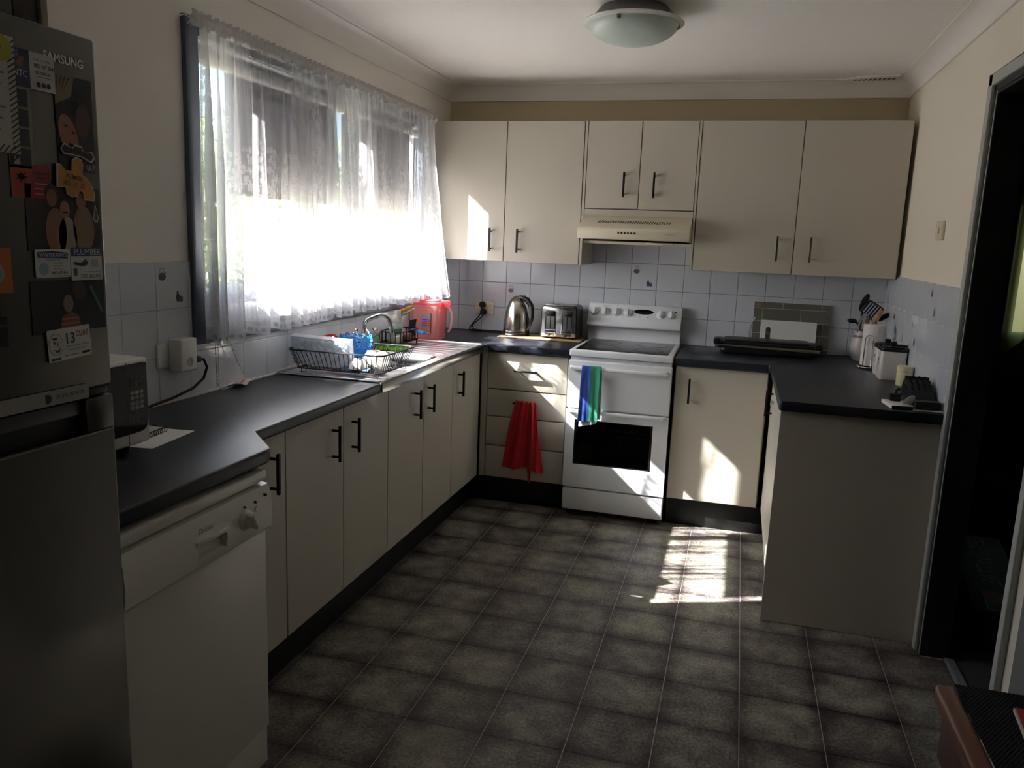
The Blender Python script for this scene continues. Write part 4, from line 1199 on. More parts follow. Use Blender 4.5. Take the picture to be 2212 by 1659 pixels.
def toaster_cord(t):
  t = obj('cord', G().tube([(0.255, -0.045, 1.006), (0.252, -0.046, 0.99), (0.225, -0.042, 0.965), (0.19, -0.032, 0.935), (0.178, -0.02, 0.908), (0.185, -0.014, 0.9045), (0.25, -0.02, 0.904), (0.40, -0.02, 0.904), (0.56, -0.02, 0.904), (0.68, -0.024, 0.906), (0.70, -0.05, 0.93)], 0.0034, 8), CORDM, t)
  obj('plug', G().lathe([(0.0, -0.050), (0.013, -0.050), (0.018, -0.044), (0.018, -0.028), (0.016, -0.019), (0, -0.019)], (0.255, 0, 1.018), 18, axis='y'), CORDM, t)
t = thing('power_outlet', 'white single outlet plate on the left wall tiles behind the adaptor', 'outlet', (0.012, -2.56, 1.06))
obj('plate', G().box(0.0085, 0.018, -2.60, -2.487, 1.018, 1.094), WHITEP, t, bevel=0.003)
t = thing('timer_adaptor', 'white plug-in adaptor box with round button on the left wall', 'adaptor', (0.05, -2.515, 1.05))
obj('housing', G().box(0.018, 0.066, -2.555, -2.475, 1.005, 1.110), WHITEP, t, bevel=0.006, seg=3)
obj('button', G().lathe([(0.0, 0.0665), (0.011, 0.0665), (0.0115, 0.0668), (0.0135, 0.0668), (0.0145, 0.066)], (0, -2.512, 1.034), 22, axis='x'), mat('grey_button', '9C9C9C', 0.4), t)
def microwave_cord(t):
  t = obj('cord', G().tube([(0.041, -2.436, 1.032), (0.043, -2.415, 1.028), (0.047, -2.403, 1.00), (0.045, -2.42, 0.965), (0.04, -2.47, 0.938), (0.035, -2.56, 0.922), (0.03, -2.68, 0.911), (0.03, -2.80, 0.9045), (0.035, -2.95, 0.9045), (0.045, -3.02, 0.925)], 0.0045, 8), CORDM, t)
  obj('plug', G().box(0.030, 0.052, -2.474, -2.435, 1.022, 1.042), CORDM, t, bevel=0.004)

# ------------------------------------------------------------------ microwave
t = thing('microwave', 'white microwave with black door and keypad between the fridge and the notebook', 'microwave', (0.17, -3.21, 0.90))
obj('body', G().box(0.02, 0.300, -3.42, -3.008, 0.914, 1.137), WHITEP, t, bevel=0.010, seg=3)
obj('front_frame', G().box(0.296, 0.322, -3.42, -3.006, 0.918, 1.136), WHITEP, t, bevel=0.008, seg=3)
g = G().prism(rounded_poly([(-3.418, 0.950), (-3.014, 0.950), (-3.014, 1.125), (-3.418, 1.125)], [0, 0.03, 0.008, 0]), 'x', 0.3215, 0.3245)
obj('black_front', g, BLACKG, t, smooth=False)
obj('door_gap', G().box(0.3242, 0.3248, -3.084, -3.0825, 0.925, 1.13), DARKP, t, smooth=False)
KEY = mat('grey_key_print', '8D8F92', 0.5); KEYD = mat('dim_key_print', '3C3E42', 0.5)
for r, (z, m) in enumerate(((1.087, KEYD), (1.070, KEYD), (1.052, KEY), (1.040, KEY), (1.026, KEY), (1.014, KEY), (1.001, KEYD), (0.982, KEYD))):
    for c in range(3):
        obj('key', G().lathe([(0.0, 0.3262), (0.0058, 0.3258), (0.0066, 0.3245)], (0, -3.0675 + 0.0162 * c, z), 12, axis='x', sy=0.72), m, t)
for x in (0.06, 0.28):
    for y in (-3.38, -3.05):
        obj('foot', G().cyl((x, y, 0.9003), (x, y, 0.916), 0.012, 10), BLACKP, t)

microwave_cord(t)
# notebook and paper
t = thing('paper_sheet', 'white sheet of paper under the spiral notebook beside the microwave', 'paper', (0.23, -2.93, 0.90))
obj('sheet', G().box(-0.105, 0.105, -0.10, 0.10, 0, 0.0008).xf(Matrix.Translation((0.222, -2.935, 0.9003)) @ Matrix.Rotation(0.12, 4, 'Z')), PAPER, t, smooth=False)
t = thing('notebook', 'spiral bound notebook lying on white paper beside the microwave', 'notebook', (0.20, -2.94, 0.902))
Mn = Matrix.Translation((0.188, -2.945, 0.9013)) @ Matrix.Rotation(0.1, 4, 'Z')
obj('pages', G().box(-0.075, 0.067, -0.085, 0.080, 0, 0.009).xf(Mn), PAPER, t, bevel=0.001)
obj('cover', G().box(-0.077, 0.067, -0.086, 0.081, 0.0091, 0.0102).xf(Mn), mat('notebook_cover', 'B9B6AE', 0.6), t, smooth=False)
for k in range(17):
    yy = -0.078 + 0.0096 * k
    pts = [(0.068 + 0.0065 * math.cos(a * PI / 5), yy, 0.006 + 0.0065 * math.sin(a * PI / 5)) for a in range(10)]
    obj('spiral_ring', G().tube(pts, 0.0011, 5, closed=True).xf(Mn), BLACKM, t)
t = thing('pen', 'dark pen lying across the notebook near the microwave', 'pen', (0.15, -2.90, 0.912))
obj('barrel', G().tube([(0.09, -2.93, 0.9158), (0.20, -2.875, 0.9158)], 0.0042, 8), BLACKP, t)
obj('tip', G().tube([(0.20, -2.875, 0.9158), (0.212, -2.869, 0.9155)], [0.0042, 0.001], 8), NICKEL, t)
t = thing('pen', 'red pen lying at the back edge of the notebook', 'pen', (0.14, -2.85, 0.904))
obj('barrel', G().tube([(0.06, -2.862, 0.905), (0.175, -2.842, 0.905)], 0.0042, 8), mat('red_plastic', 'B3202E', 0.4), t)
obj('cap', G().tube([(0.175, -2.842, 0.905), (0.205, -2.837, 0.905)], 0.0046, 8), BLACKP, t)

# ------------------------------------------------------------------ fridge with its magnets
t = thing('fridge', 'silver top freezer fridge covered in magnets and photos at the left', 'fridge', (0.32, -3.78, 0))
fy0, fy1, fx = -4.11, -3.450, 0.62
obj('body', G().box(0.03, 0.565, fy0, fy1, 0.03, 1.772), FRIDGE, t, bevel=0.004)
obj('gasket', G().box(0.562, 0.578, fy0 + 0.008, fy1 - 0.008, 0.06, 1.768), BLACKP, t, smooth=False)
fd = obj('freezer_door', G().box(0.575, fx, fy0, fy1, 1.163, 1.778), FRIDGE, t, bevel=0.007, seg=3)
ld = obj('fridge_door', G().box(0.575, fx, fy0, fy1, 0.045, 1.082).box(0.575, fx, -3.517, fy1, 1.082, 1.147), FRIDGE, t, bevel=0.004, seg=2)
obj('handle_recess', G().box(0.578, 0.600, fy0 + 0.01, -3.517, 1.082, 1.145), BLACKP, ld, smooth=False)
obj('handle_lip', G().box(0.600, 0.612, fy0 + 0.01, -3.52, 1.118, 1.145), BLACKP, ld, bevel=0.003)
obj('trim_strip', G().prism(rounded_poly([(fy0, 1.150), (-3.511, 1.150), (-3.511, 1.176), (fy0, 1.176)], [0, 0, 0.008, 0]), 'x', 0.600, 0.6222), mat('pale_silver_strip', 'A3A19B', 0.35, metal=0.5), fd, smooth=False)
FM = lambda y, z, roll=0.0, d=0.0: frame('x+', (fx + d, y, z), roll)
text('fridge_lettering', 'SAMSUNG', FM(-3.5225, 1.7302), 0.083, 0.0145, mat('chrome_letter', 'FFFFFA', 0.35), fd, 0.0012, bold=0.022)
text('inverter_lettering', 'DIGITAL INVERTER', frame('x+', (0.6222, -3.553, 1.1635)), 0.064, 0.007, mat('dark_letter', '2B2B2B', 0.5), fd)
flat('inverter_mark', [(-0.006, -0.008), (0.0, -0.008), (0.006, -0.004), (0.006, 0.004), (0.0, 0.008), (-0.006, 0.008)], frame('x+', (0.6222, -3.600, 1.1625)), mat('dark_letter', '2B2B2B', 0.5), fd)
obj('hinge_cover', G().box(0.53, 0.612, fy1 - 0.07, fy1 - 0.005, 1.148, 1.162), BLACKP, t, bevel=0.003)
for y in (fy0 + 0.05, fy1 - 0.05):
    obj('foot', G().cyl((0.52, y, 0.0005), (0.52, y, 0.05), 0.02, 12), BLACKP, t)

PRN = {}
def pm_(c, r=0.45):
    if c not in PRN: PRN[c] = mat('print_' + c, c, r)
    return PRN[c]
def card(name, label, cat, y0, y1, z0, z1, c, roll=0.0, lift=0.0, th=0.0012, rad=0.0, group='magnets and pictures on the fridge'):
    yc, zc = (y0 + y1) / 2, (z0 + z1) / 2
    t = thing(name, label, cat, (fx, yc, zc), group)
    M = FM(yc, zc, roll, lift)
    w, h = y1 - y0, z1 - z0
    p = rect(-w / 2, w / 2, -h / 2, h / 2)
    if rad: p = rounded_poly(p, rad)
    obj('card', G().prism(p, 'z', 0.0003, th).xf(M), pm_(c), t, smooth=False)
    M2 = FM(yc, zc, roll, lift + th)
    return t, M2, w, h
# 1 selfie
t, M, w, h = card('photo_print', 'large portrait photo of two smiling people in dark light, under the fridge lettering', 'photograph', -3.546, -3.466, 1.549, 1.706, '1B1A1E')
flat('print_wall', [(-0.04, 0.078), (0.002, 0.078), (-0.006, 0.045), (-0.04, 0.028)], M, pm_('8C7B62'), t)
for k in range(4):
    flat('print_palm', [(-0.034 + 0.008 * k, 0.076), (-0.031 + 0.008 * k, 0.076), (-0.036 + 0.004 * k, 0.050)], M, pm_('1C1A1A'), t, 0.0006)
flat('print_hair', ell(-0.020, 0.0, 0.020, 0.036, 18, 0.25), M, pm_('2A1C18'), t, 0.0006)
flat('print_face', ell(-0.016, -0.020, 0.019, 0.036, 20, 0.3), M, pm_('9A6A52'), t, 0.0008)
flat('print_mouth', ell(-0.012, -0.040, 0.006, 0.009, 12, 0.4), M, pm_('3A1A1A'), t, 0.001)
for (a, b) in ((-0.021, -0.004), (-0.006, -0.014)):
    flat('print_eye', ell(a, b, 0.004, 0.002, 10), M, pm_('241814'), t, 0.001)
flat('print_dark_hair', ell(0.016, 0.034, 0.018, 0.020, 18), M, pm_('0D0D10'), t, 0.0006)
flat('print_second_face', ell(0.016, 0.008, 0.016, 0.028, 20, -0.1), M, pm_('5A3A30'), t, 0.0007)
flat('print_shirt', [(-0.012, -0.078), (0.04, -0.078), (0.04, -0.020), (0.014, -0.030)], M, pm_('20222E'), t, 0.0005)
text('print_shirt_lettering', 'HUSSEY', frame((-FR['x+'][0], FR['x+'][1], FR['x+'][2]), M @ Vector((0.024, -0.052, 0)), -0.25), 0.028, 0.014, pm_('B5B2AE'), t, 0.0009)
text('print_shirt_lettering', 'RAP', frame((-FR['x+'][0], FR['x+'][1], FR['x+'][2]), M @ Vector((0.028, -0.070, 0)), -0.15), 0.020, 0.010, pm_('B5B2AE'), t, 0.0009)
# 2 NTC card
t, M, w, h = card('business_card', 'navy and white business card reading NTC with a phone number', 'magnet', -3.632, -3.545, 1.671, 1.729, 'C9C7C2', lift=0.0014)
flat('navy_panel', rect(-w / 2, -w / 2 + 0.038, -h / 2, h / 2), M, pm_('1E2A4E'), t)
text('card_lettering', 'NTC', M @ Matrix.Translation((-0.024, -0.008, 0)), 0.026, 0.010, pm_('D8D8DA'), t, 0.0008)
for k, c in enumerate(('7A5A3A', '8E4A4A', '4A5A8E')):
    flat('card_emblem', ell(-0.026 + 0.005 * math.sin(k * 2), 0.006 + 0.007 * k, 0.007, 0.0045, 12, 0.6 * k), M, pm_(c), t, 0.0006 + 0.0001 * k)
text('card_lettering', 'Call us today', M @ Matrix.Translation((0.020, 0.018, 0)), 0.034, 0.0055, pm_('2A2C34'), t)
text('card_lettering', '1800 247 864', M @ Matrix.Translation((0.022, 0.009, 0)), 0.038, 0.0065, pm_('22242C'), t, bold=0.02)
text('card_lettering', 'ntc.com.au', M @ Matrix.Translation((0.019, -0.001, 0)), 0.030, 0.0055, pm_('22242C'), t, bold=0.02)
flat('card_rule', rect(0.003, 0.041, -0.008, -0.0072), M, pm_('55575C'), t)
for k in range(3):
    flat('card_icon', ell(0.010 + 0.010 * k, -0.020, 0.0042, 0.0042, 14), M, pm_('1E2A4E'), t)
# 3 striped document
t, M, w, h = card('notice_sheet', 'white notice with black diagonal striped border and yellow green spot at the far left', 'paper', -3.80, -3.6225, 1.566, 1.742, 'B9B7B0', lift=0.003)
for k in range(22):
    z = h / 2 - 0.006 - 0.0082 * k
    flat('border_stripe', [(w / 2 - 0.014, z - 0.010), (w / 2, z), (w / 2, z + 0.0028), (w / 2 - 0.014, z - 0.0072)], M, pm_('2A2C2A'), t)
for k in range(16):
    x = w / 2 - 0.012 - 0.010 * k
    flat('border_stripe', [(x - 0.010, -h / 2), (x - 0.007, -h / 2), (x + 0.004, -h / 2 + 0.012), (x + 0.001, -h / 2 + 0.012)], M, pm_('2A2C2A'), t)
flat('yellow_spot', ell(w / 2 - 0.026, h / 2 - 0.020, 0.022, 0.020, 24), M, pm_('A9A32A'), t, 0.0006)
flat('green_spot', ell(w / 2 - 0.036, h / 2 - 0.018, 0.012, 0.013, 20), M, pm_('2E6A3A'), t, 0.0008)
for k in range(6):
    flat('text_line', rect(-0.06, w / 2 - 0.022 - 0.006 * (k % 3), h / 2 - 0.058 - 0.017 * k, h / 2 - 0.055 - 0.017 * k), M, pm_('6A6A66'), t)
# 4 photo strip
t, M, w, h = card('photo_strip', 'narrow strip of four dark snapshots with green dividers', 'photograph', -3.642, -3.594, 1.545, 1.672, '8A8878')
for k in range(4):
    zc = h / 2 - 0.018 - 0.0305 * k
    flat('snapshot', rect(-0.023, 0.017, zc - 0.0135, zc + 0.0135), M, pm_('20232B' if k % 2 else '262A35'), t)
    flat('pale_figure', [(-0.016, zc - 0.012), (-0.004, zc - 0.012), (-0.006, zc + 0.001), (-0.010, zc - 0.003), (-0.014, zc + 0.003)], M, pm_('A29C98'), t, 0.0006)
    flat('figure_face', ell(-0.010, zc + 0.006, 0.004, 0.0045, 12), M, pm_('8A6450'), t, 0.0007)
    if k: flat('green_divider', rect(-0.023, 0.019, zc + 0.0150, zc + 0.0170), M, pm_('6B8A4A'), t)
# 5 orange card
t, M, w, h = card('business_card', 'orange and red card with a dark splash emblem and faint lettering', 'magnet', -3.642, -3.566, 1.499, 1.552, 'A9452A')
flat('red_field', [(-0.004, -h / 2), (w / 2, -h / 2), (w / 2, h / 2), (0.004, h / 2)], M, pm_('8E2226'), t)
for k in range(7):
    a = k * 0.9
    flat('splash', [(-0.018 + 0.003 * math.cos(a + 1.5), 0.006 + 0.003 * math.sin(a + 1.5)), (-0.018 + 0.013 * math.cos(a), 0.006 + 0.010 * math.sin(a)), (-0.018 - 0.003 * math.cos(a + 1.5), 0.006 - 0.003 * math.sin(a + 1.5))], M, pm_('2A1410'), t, 0.0006)
for k in range(3):
    flat('text_line', rect(0.006, 0.034 - 0.004 * (k % 2), -0.004 - 0.008 * k, -0.002 - 0.008 * k), M, pm_('C98A80'), t, 0.0006)
flat('text_line', rect(0.004, 0.030, 0.012, 0.015), M, pm_('3A1414'), t, 0.0006)
flat('text_line', rect(0.008, 0.026, 0.005, 0.0075), M, pm_('3A1414'), t, 0.0006)
# 6 tap shaped magnet
yc, zc = -3.512, 1.535
t = thing('tap_magnet', 'orange tap shaped magnet printed PLUMBER with a clear drop below', 'magnet', (fx, yc, zc), 'magnets and pictures on the fridge')
M = FM(yc, zc, -0.12, 0.0030)
tapp = [(-0.040, -0.018), (-0.022, -0.016), (-0.020, -0.026), (-0.008, -0.030), (0.002, -0.026), (0.006, -0.016), (0.014, -0.018), (0.016, -0.030), (0.038, -0.028), (0.038, -0.016), (0.030, -0.002), (0.018, 0.008), (0.010, 0.010), (0.012, 0.024), (0.008, 0.034), (-0.004, 0.036), (-0.012, 0.030), (-0.012, 0.012), (-0.024, 0.010), (-0.034, 0.018), (-0.042, 0.018)]
obj('backing', G().prism([(p[0] * 1.07, p[1] * 1.07) for p in tapp], 'z', 0.0, 0.0018).xf(M), pm_('CFCBC0'), t, smooth=False)
flat('orange_tap', tapp, M, pm_('C58A3E'), t, 0.0021)
hnd = [(-0.036, 0.046), (-0.030, 0.054), (-0.012, 0.050), (-0.008, 0.056), (0.006, 0.056), (0.010, 0.050), (0.028, 0.053), (0.034, 0.045), (0.028, 0.038), (0.008, 0.042), (-0.010, 0.042), (-0.030, 0.040)]
obj('handle_backing', G().prism([((p[0] + 0.001) * 1.06, (p[1] - 0.047) * 1.35 + 0.047) for p in hnd], 'z', 0.0, 0.0018).xf(M), pm_('CFCBC0'), t, smooth=False)
flat('brown_handle', hnd, M, pm_('3E241E'), t, 0.0021)
text('magnet_lettering', 'PLUMBER', M @ Matrix.Translation((-0.006, 0.003, 0.0018)), 0.036, 0.0075, pm_('2A1A10'), t, 0.0006, bold=0.015)
text('magnet_lettering', '0420 102 385', M @ Matrix.Translation((-0.006, -0.009, 0.0018)), 0.050, 0.009, pm_('7A3018'), t, 0.0006)
Md = FM(-3.474, 1.478, 0, 0.0030)
flat('drop', [(0.0, 0.020), (0.004, 0.004), (0.007, -0.006), (0.004, -0.014), (-0.003, -0.014), (-0.006, -0.006), (-0.003, 0.004)], Md, pm_('D0D0CC'), t, 0.0008)
flat('drop_inner', [(0.0, 0.014), (0.003, 0.003), (0.005, -0.006), (0.003, -0.011), (-0.002, -0.011), (-0.004, -0.006), (-0.002, 0.003)], Md, pm_('4A423E'), t, 0.0010)
# 7 family photo
t, M, w, h = card('photo_print', 'faded photo of a group of people embracing, below the tap magnet', 'photograph', -3.618, -3.462, 1.413, 1.522, '2A2320')
for (x, y, rx, ry, c) in ((-0.020, -0.022, 0.022, 0.040, '8A6248'), (0.004, -0.030, 0.020, 0.034, 'A89C8A'), (0.040, -0.016, 0.024, 0.040, '8C7358')):
    flat('print_body', ell(x, y, rx, ry, 18), M, pm_(c), t, 0.0005)
for (x, y, c, hc) in ((-0.026, 0.036, '8A5E4A', '3A2A22'), (0.000, 0.018, '9A6C54', '1E1614'), (0.036, 0.034, '96705A', '4A382A')):
    flat('print_hair', ell(x, y + 0.005, 0.0145, 0.016, 16), M, pm_(hc), t, 0.0007)
    flat('print_face', ell(x, y - 0.002, 0.0105, 0.0145, 16), M, pm_(c), t, 0.0009)
flat('print_moustache', rect(-0.006, 0.006, 0.010, 0.0125), M, pm_('2A1C18'), t, 0.0011)
# 8 Winterton's card
t, M, w, h = card('business_card', "white card with blue banner reading WINTERTON'S", 'magnet', -3.608, -3.536, 1.369, 1.416, 'CFD0CC', lift=0.0014, rad=0.004)
flat('banner', [(-0.031, 0.010), (0.031, 0.008), (0.032, 0.018), (0.0, 0.021), (-0.032, 0.019)], M, pm_('22406A'), t)
text('card_lettering', "WINTERTON'S", M @ Matrix.Translation((0, 0.0145, 0)), 0.056, 0.006, pm_('D8D8D4'), t, 0.0008)
text('card_lettering', 'Plumbing Services', M @ Matrix.Translation((0, 0.006, 0)), 0.030, 0.0035, pm_('34506E'), t)
flat('card_sketch', ell(-0.020, -0.009, 0.010, 0.010, 14, 0.4), M, pm_('8FA3B5'), t)
for k, s_ in enumerate(('PLUMBING', 'DRAINAGE', 'MAINTENANCE')):
    text('card_lettering', s_, M @ Matrix.Translation((0.010, 0.0005 - 0.005 * k, 0)), 0.018, 0.003, pm_('34383C'), t)
text('card_lettering', '0417 627 416', M @ Matrix.Translation((0.012, -0.0155, 0)), 0.034, 0.005, pm_('24282C'), t, bold=0.02)
flat('card_rule', rect(-0.008, 0.032, -0.0215, -0.0205), M, pm_('6A7076'), t)
# 9 PLUMBER card
t, M, w, h = card('business_card', 'white card with blue strip reading PLUMBER and a wrench drawing', 'magnet', -3.5345, -3.464, 1.362, 1.4195, 'CDCFD0', lift=0.0016)
flat('blue_strip', rect(-w / 2, w / 2, 0.0135, h / 2), M, pm_('26406E'), t)
text('card_lettering', 'PLUMBER', M @ Matrix.Translation((0.002, 0.0208, 0)), 0.060, 0.0105, pm_('DADBDC'), t, 0.0008)
flat('wrench', [(-0.030, 0.004), (-0.012, 0.002), (-0.006, 0.006), (0.0, 0.010), (-0.002, 0.004), (0.003, 0.005), (0.0, -0.002), (-0.008, -0.004), (-0.030, -0.001)], M, pm_('2A3036'), t)
flat('card_sketch', rect(0.010, 0.026, -0.006, 0.008), M, pm_('A9AEB0'), t)
flat('red_mark', rect(-0.031, -0.023, -0.020, -0.008), M, pm_('8A4A4E'), t)
flat('card_rule', rect(-0.016, 0.032, -0.0145, -0.0137), M, pm_('7A8084'), t)
text('card_lettering', '1300 365 890', M @ Matrix.Translation((0.008, -0.0215, 0)), 0.046, 0.007, pm_('34363A'), t)
# 10 dark child photo
t, M, w, h = card('photo_print', 'dark photo of a small child in a striped shirt', 'photograph', -3.620, -3.461, 1.274, 1.364, '15171C')
flat('print_shirt', [(-0.026, -0.045), (0.024, -0.045), (0.018, -0.018), (0.0, -0.010), (-0.018, -0.018)], M, pm_('7A4A36'), t)
for k in range(3): flat('print_stripe', rect(-0.020, 0.018, -0.040 + 0.008 * k, -0.037 + 0.008 * k), M, pm_('96705A'), t, 0.0006)
flat('print_face', ell(-0.004, 0.004, 0.011, 0.0155, 18), M, pm_('7E6A5C'), t, 0.0008)
flat('print_far_face', ell(0.022, 0.026, 0.014, 0.018, 18, 0.5), M, pm_('3E3230'), t, 0.0006)
flat('print_teal_streak', [(0.044, 0.032), (0.050, 0.034), (0.074, -0.012), (0.070, -0.018)], M, pm_('3E6A6A'), t, 0.0006)
# 11 13 CURE card
t, M, w, h = card('business_card', 'white card reading 13 CURE with a smiling face drawing, lowest on the freezer door', 'magnet', -3.594, -3.5005, 1.226, 1.2815, 'D6D6D2', roll=0.05, lift=0.0014, rad=0.003)
flat('face_outline', ell(-0.030, 0.002, 0.0155, 0.019, 24), M, pm_('5A5E64'), t)
flat('face_fill', ell(-0.030, 0.002, 0.0145, 0.018, 24), M, pm_('D0D0CC'), t, 0.0006)
flat('drawn_brow', ell(-0.032, 0.012, 0.006, 0.002, 12), M, pm_('26282C'), t, 0.0008)
flat('drawn_eye', ell(-0.033, 0.005, 0.003, 0.0025, 12), M, pm_('3A3E44'), t, 0.0008)
flat('drawn_nose', ell(-0.027, 0.002, 0.002, 0.004, 12), M, pm_('8A8C8E'), t, 0.0008)
flat('drawn_smile', [(-0.036, -0.006), (-0.028, -0.009), (-0.022, -0.004), (-0.024, -0.011), (-0.030, -0.013)], M, pm_('26282C'), t, 0.0008)
text('card_lettering', '13', M @ Matrix.Translation((0.002, 0.009, 0)), 0.019, 0.019, pm_('2E4A78'), t, 0.0006, bold=0.02)
text('card_lettering', 'CURE', M @ Matrix.Translation((0.028, 0.0145, 0)), 0.028, 0.0105, pm_('B23A3A'), t, 0.0006, bold=0.01)
text('card_lettering', 'Plumbing', M @ Matrix.Translation((0.018, -0.0055, 0)), 0.050, 0.004, pm_('3E5C86'), t)
text('card_lettering', 'Home Service', M @ Matrix.Translation((0.014, -0.0110, 0)), 0.036, 0.004, pm_('3E5C86'), t)
flat('black_tab', rect(-0.043, -0.022, -0.0255, -0.0215), M, pm_('1A1A1C'), t)
flat('black_tab', rect(0.025, 0.043, -0.0225, -0.0185), M, pm_('1A1A1C'), t)
flat('card_rule', rect(-0.014, 0.020, -0.0215, -0.0200), M, pm_('8A6A6A'), t)
# 12 orange magnet at the edge
t, M, w, h = card('fridge_magnet', 'orange magnet with a pale round badge at the left edge of the picture', 'magnet', -3.745, -3.652, 1.347, 1.4185, 'B5622A')
flat('badge', ell(0.010, -0.004, 0.022, 0.020, 22), M, pm_('9A9A94'), t)
flat('badge_ring', ell(0.010, -0.004, 0.015, 0.0135, 22), M, pm_('6A6E70'), t, 0.0006)
t, M, w, h = card('fridge_magnet', 'small black magnet below the orange one at the left edge', 'magnet', -3.74, -3.668, 1.262, 1.310, '131315')
flat('magnet_stripe', rect(-w / 2, w / 2, 0.008, 0.012), M, pm_('3A3A3E'), t)
# ------------------------------------------------------------------ dish rack and what stands in it
ZS = 0.9085      # top of the sink deck ribs
t = thing('dish_rack', 'black wire dish rack on the stainless drainer left of the sink bowl', 'dish rack', (0.24, -1.72, ZS))
tx0, tx1, ty0, ty1, tz = 0.034, 0.450, -1.892, -1.560, 0.998
qx0, qx1, qy0, qy1, qz = 0.060, 0.424, -1.866, -1.588, 0.922
def rpath(x0, x1, y0, y1, z, r): return [(x, y, z) for x, y in rr(x0, x1, y0, y1, r, 4)]
obj('top_rim', G().tube(rpath(tx0, tx1, ty0, ty1, tz, 0.03), 0.0032, 8, closed=True), BLACKM, t)
obj('lower_rim', G().tube(rpath(qx0, qx1, qy0, qy1, qz, 0.02), 0.0024, 8, closed=True), BLACKM, t)
def wire(a, b): return [a, ((a[0] * 0.25 + b[0] * 0.75), (a[1] * 0.25 + b[1] * 0.75), qz + 0.022), (b[0], b[1], qz + 0.004), (b[0] * 0.985 + 0.24 * 0.015, b[1] * 0.985 - 1.72 * 0.015, qz)]
for k in range(19):
    f_ = (k + 0.5) / 19
    x, xq = tx0 + 0.012 + (tx1 - tx0 - 0.024) * f_, qx0 + 0.008 + (qx1 - qx0 - 0.016) * f_
    for (ya, yb) in ((ty0, qy0), (ty1, qy1)):
        obj('side_wire', G().tube(wire((x, ya, tz), (xq, yb, qz)), 0.0016, 6), BLACKM, t)
for k in range(15):
    f_ = (k + 0.5) / 15
    y, yq = ty0 + 0.012 + (ty1 - ty0 - 0.024) * f_, qy0 + 0.008 + (qy1 - qy0 - 0.016) * f_
    for (xa, xb_) in ((tx0, qx0), (tx1, qx1)):
        obj('side_wire', G().tube(wire((xa, y, tz), (xb_, yq, qz)), 0.0016, 6), BLACKM, t)
for k in range(12):
    y = qy0 + 0.012 + (qy1 - qy0 - 0.024) * k / 11
    obj('base_wire', G().tube([(qx0, y, qz)] + [(qx0 + 0.018 + (qx1 - qx0 - 0.036) * i / 16, y, qz + (0.026 if i % 2 else 0.0) * (1 if k in (3, 7) else 0)) for i in range(17)] + [(qx1, y, qz)], 0.0016, 6), BLACKM, t)
for x in (0.085, 0.40):
    for y in (-1.862, -1.592):
        obj('foot', G().tube([(x, y, qz), (x, y - 0.004, ZS - 0.0005), (x + 0.02, y - 0.004, ZS - 0.0005), (x + 0.02, y, qz)], 0.0022, 6), BLACKM, t)
# clear tray on edge
CLEAR = sheer('clear_milky_plastic', 'DDE3E8', 0.45, 0.4)
t = thing('plastic_tray', 'clear plastic moulded tray with rows of round hollows, standing on edge in the rack', 'tray', (0.15, -1.80, 0.93))
Mt_ = Matrix.Translation((0.148, -1.815, 0.926)) @ Matrix.Rotation(math.radians(12), 4, 'X') @ Matrix.Rotation(math.radians(1.5), 4, 'Y')
g = G().box(-0.130, 0.130, 0.0, 0.002, 0.0, 0.118)
for a, b, c, d in ((-0.13, -0.128, 0, 0.118), (0.128, 0.13, 0, 0.118), (-0.13, 0.13, 0.116, 0.118), (-0.13, 0.13, 0, 0.002)):
    g.box(a, b, 0.0, 0.034, c, d)
obj('tray_body', g.xf(Mt_), CLEAR, t, smooth=False)
for r in range(4):
    for c in range(8):
        cx, cz = -0.108 + 0.031 * c, 0.018 + 0.027 * r
        g = G().lathe([(0.0135, 0.0), (0.0125, -0.009), (0.008, -0.012), (0.0, -0.013)], (cx, 0, cz), 14, axis='y')
        obj('hollow', g.xf(Mt_), CLEAR, t)
t = thing('plastic_cup', 'translucent pink plastic cup lying behind the clear tray', 'cup', (0.16, -1.74, 0.95))
Mp = Matrix.Translation((0.17, -1.735, 0.958)) @ Matrix.Rotation(1.45, 4, 'Y') @ Matrix.Rotation(0.3, 4, 'X')
obj('cup_wall', G().lathe([(0.0, -0.045), (0.024, -0.045), (0.030, 0.045), (0.028, 0.045), (0.022, -0.042), (0.0, -0.042)], (0, 0, 0), 20).xf(Mp), sheer('pink_plastic', 'E0467E', 0.7, 0.5), t)
t = thing('ladle', 'red plastic ladle handle curving up behind the clear tray', 'ladle', (0.14, -1.66, 0.95))
obj('handle', G().tube([(0.05, -1.70, 1.010), (0.075, -1.68, 1.026), (0.10, -1.665, 1.036), (0.118, -1.655, 1.036), (0.128, -1.65, 1.024), (0.131, -1.648, 1.0), (0.13, -1.65, 0.96)], 0.0055, 8), mat('red_handle_plastic', 'C8313A', 0.35), t)
obj('bowl', G().lathe([(0.0, 0.930), (0.015, 0.932), (0.024, 0.942), (0.027, 0.955), (0.024, 0.955), (0.014, 0.937), (0.0, 0.934)], (0.13, -1.65, 0), 18), mat('red_handle_plastic', 'C8313A', 0.35), t)
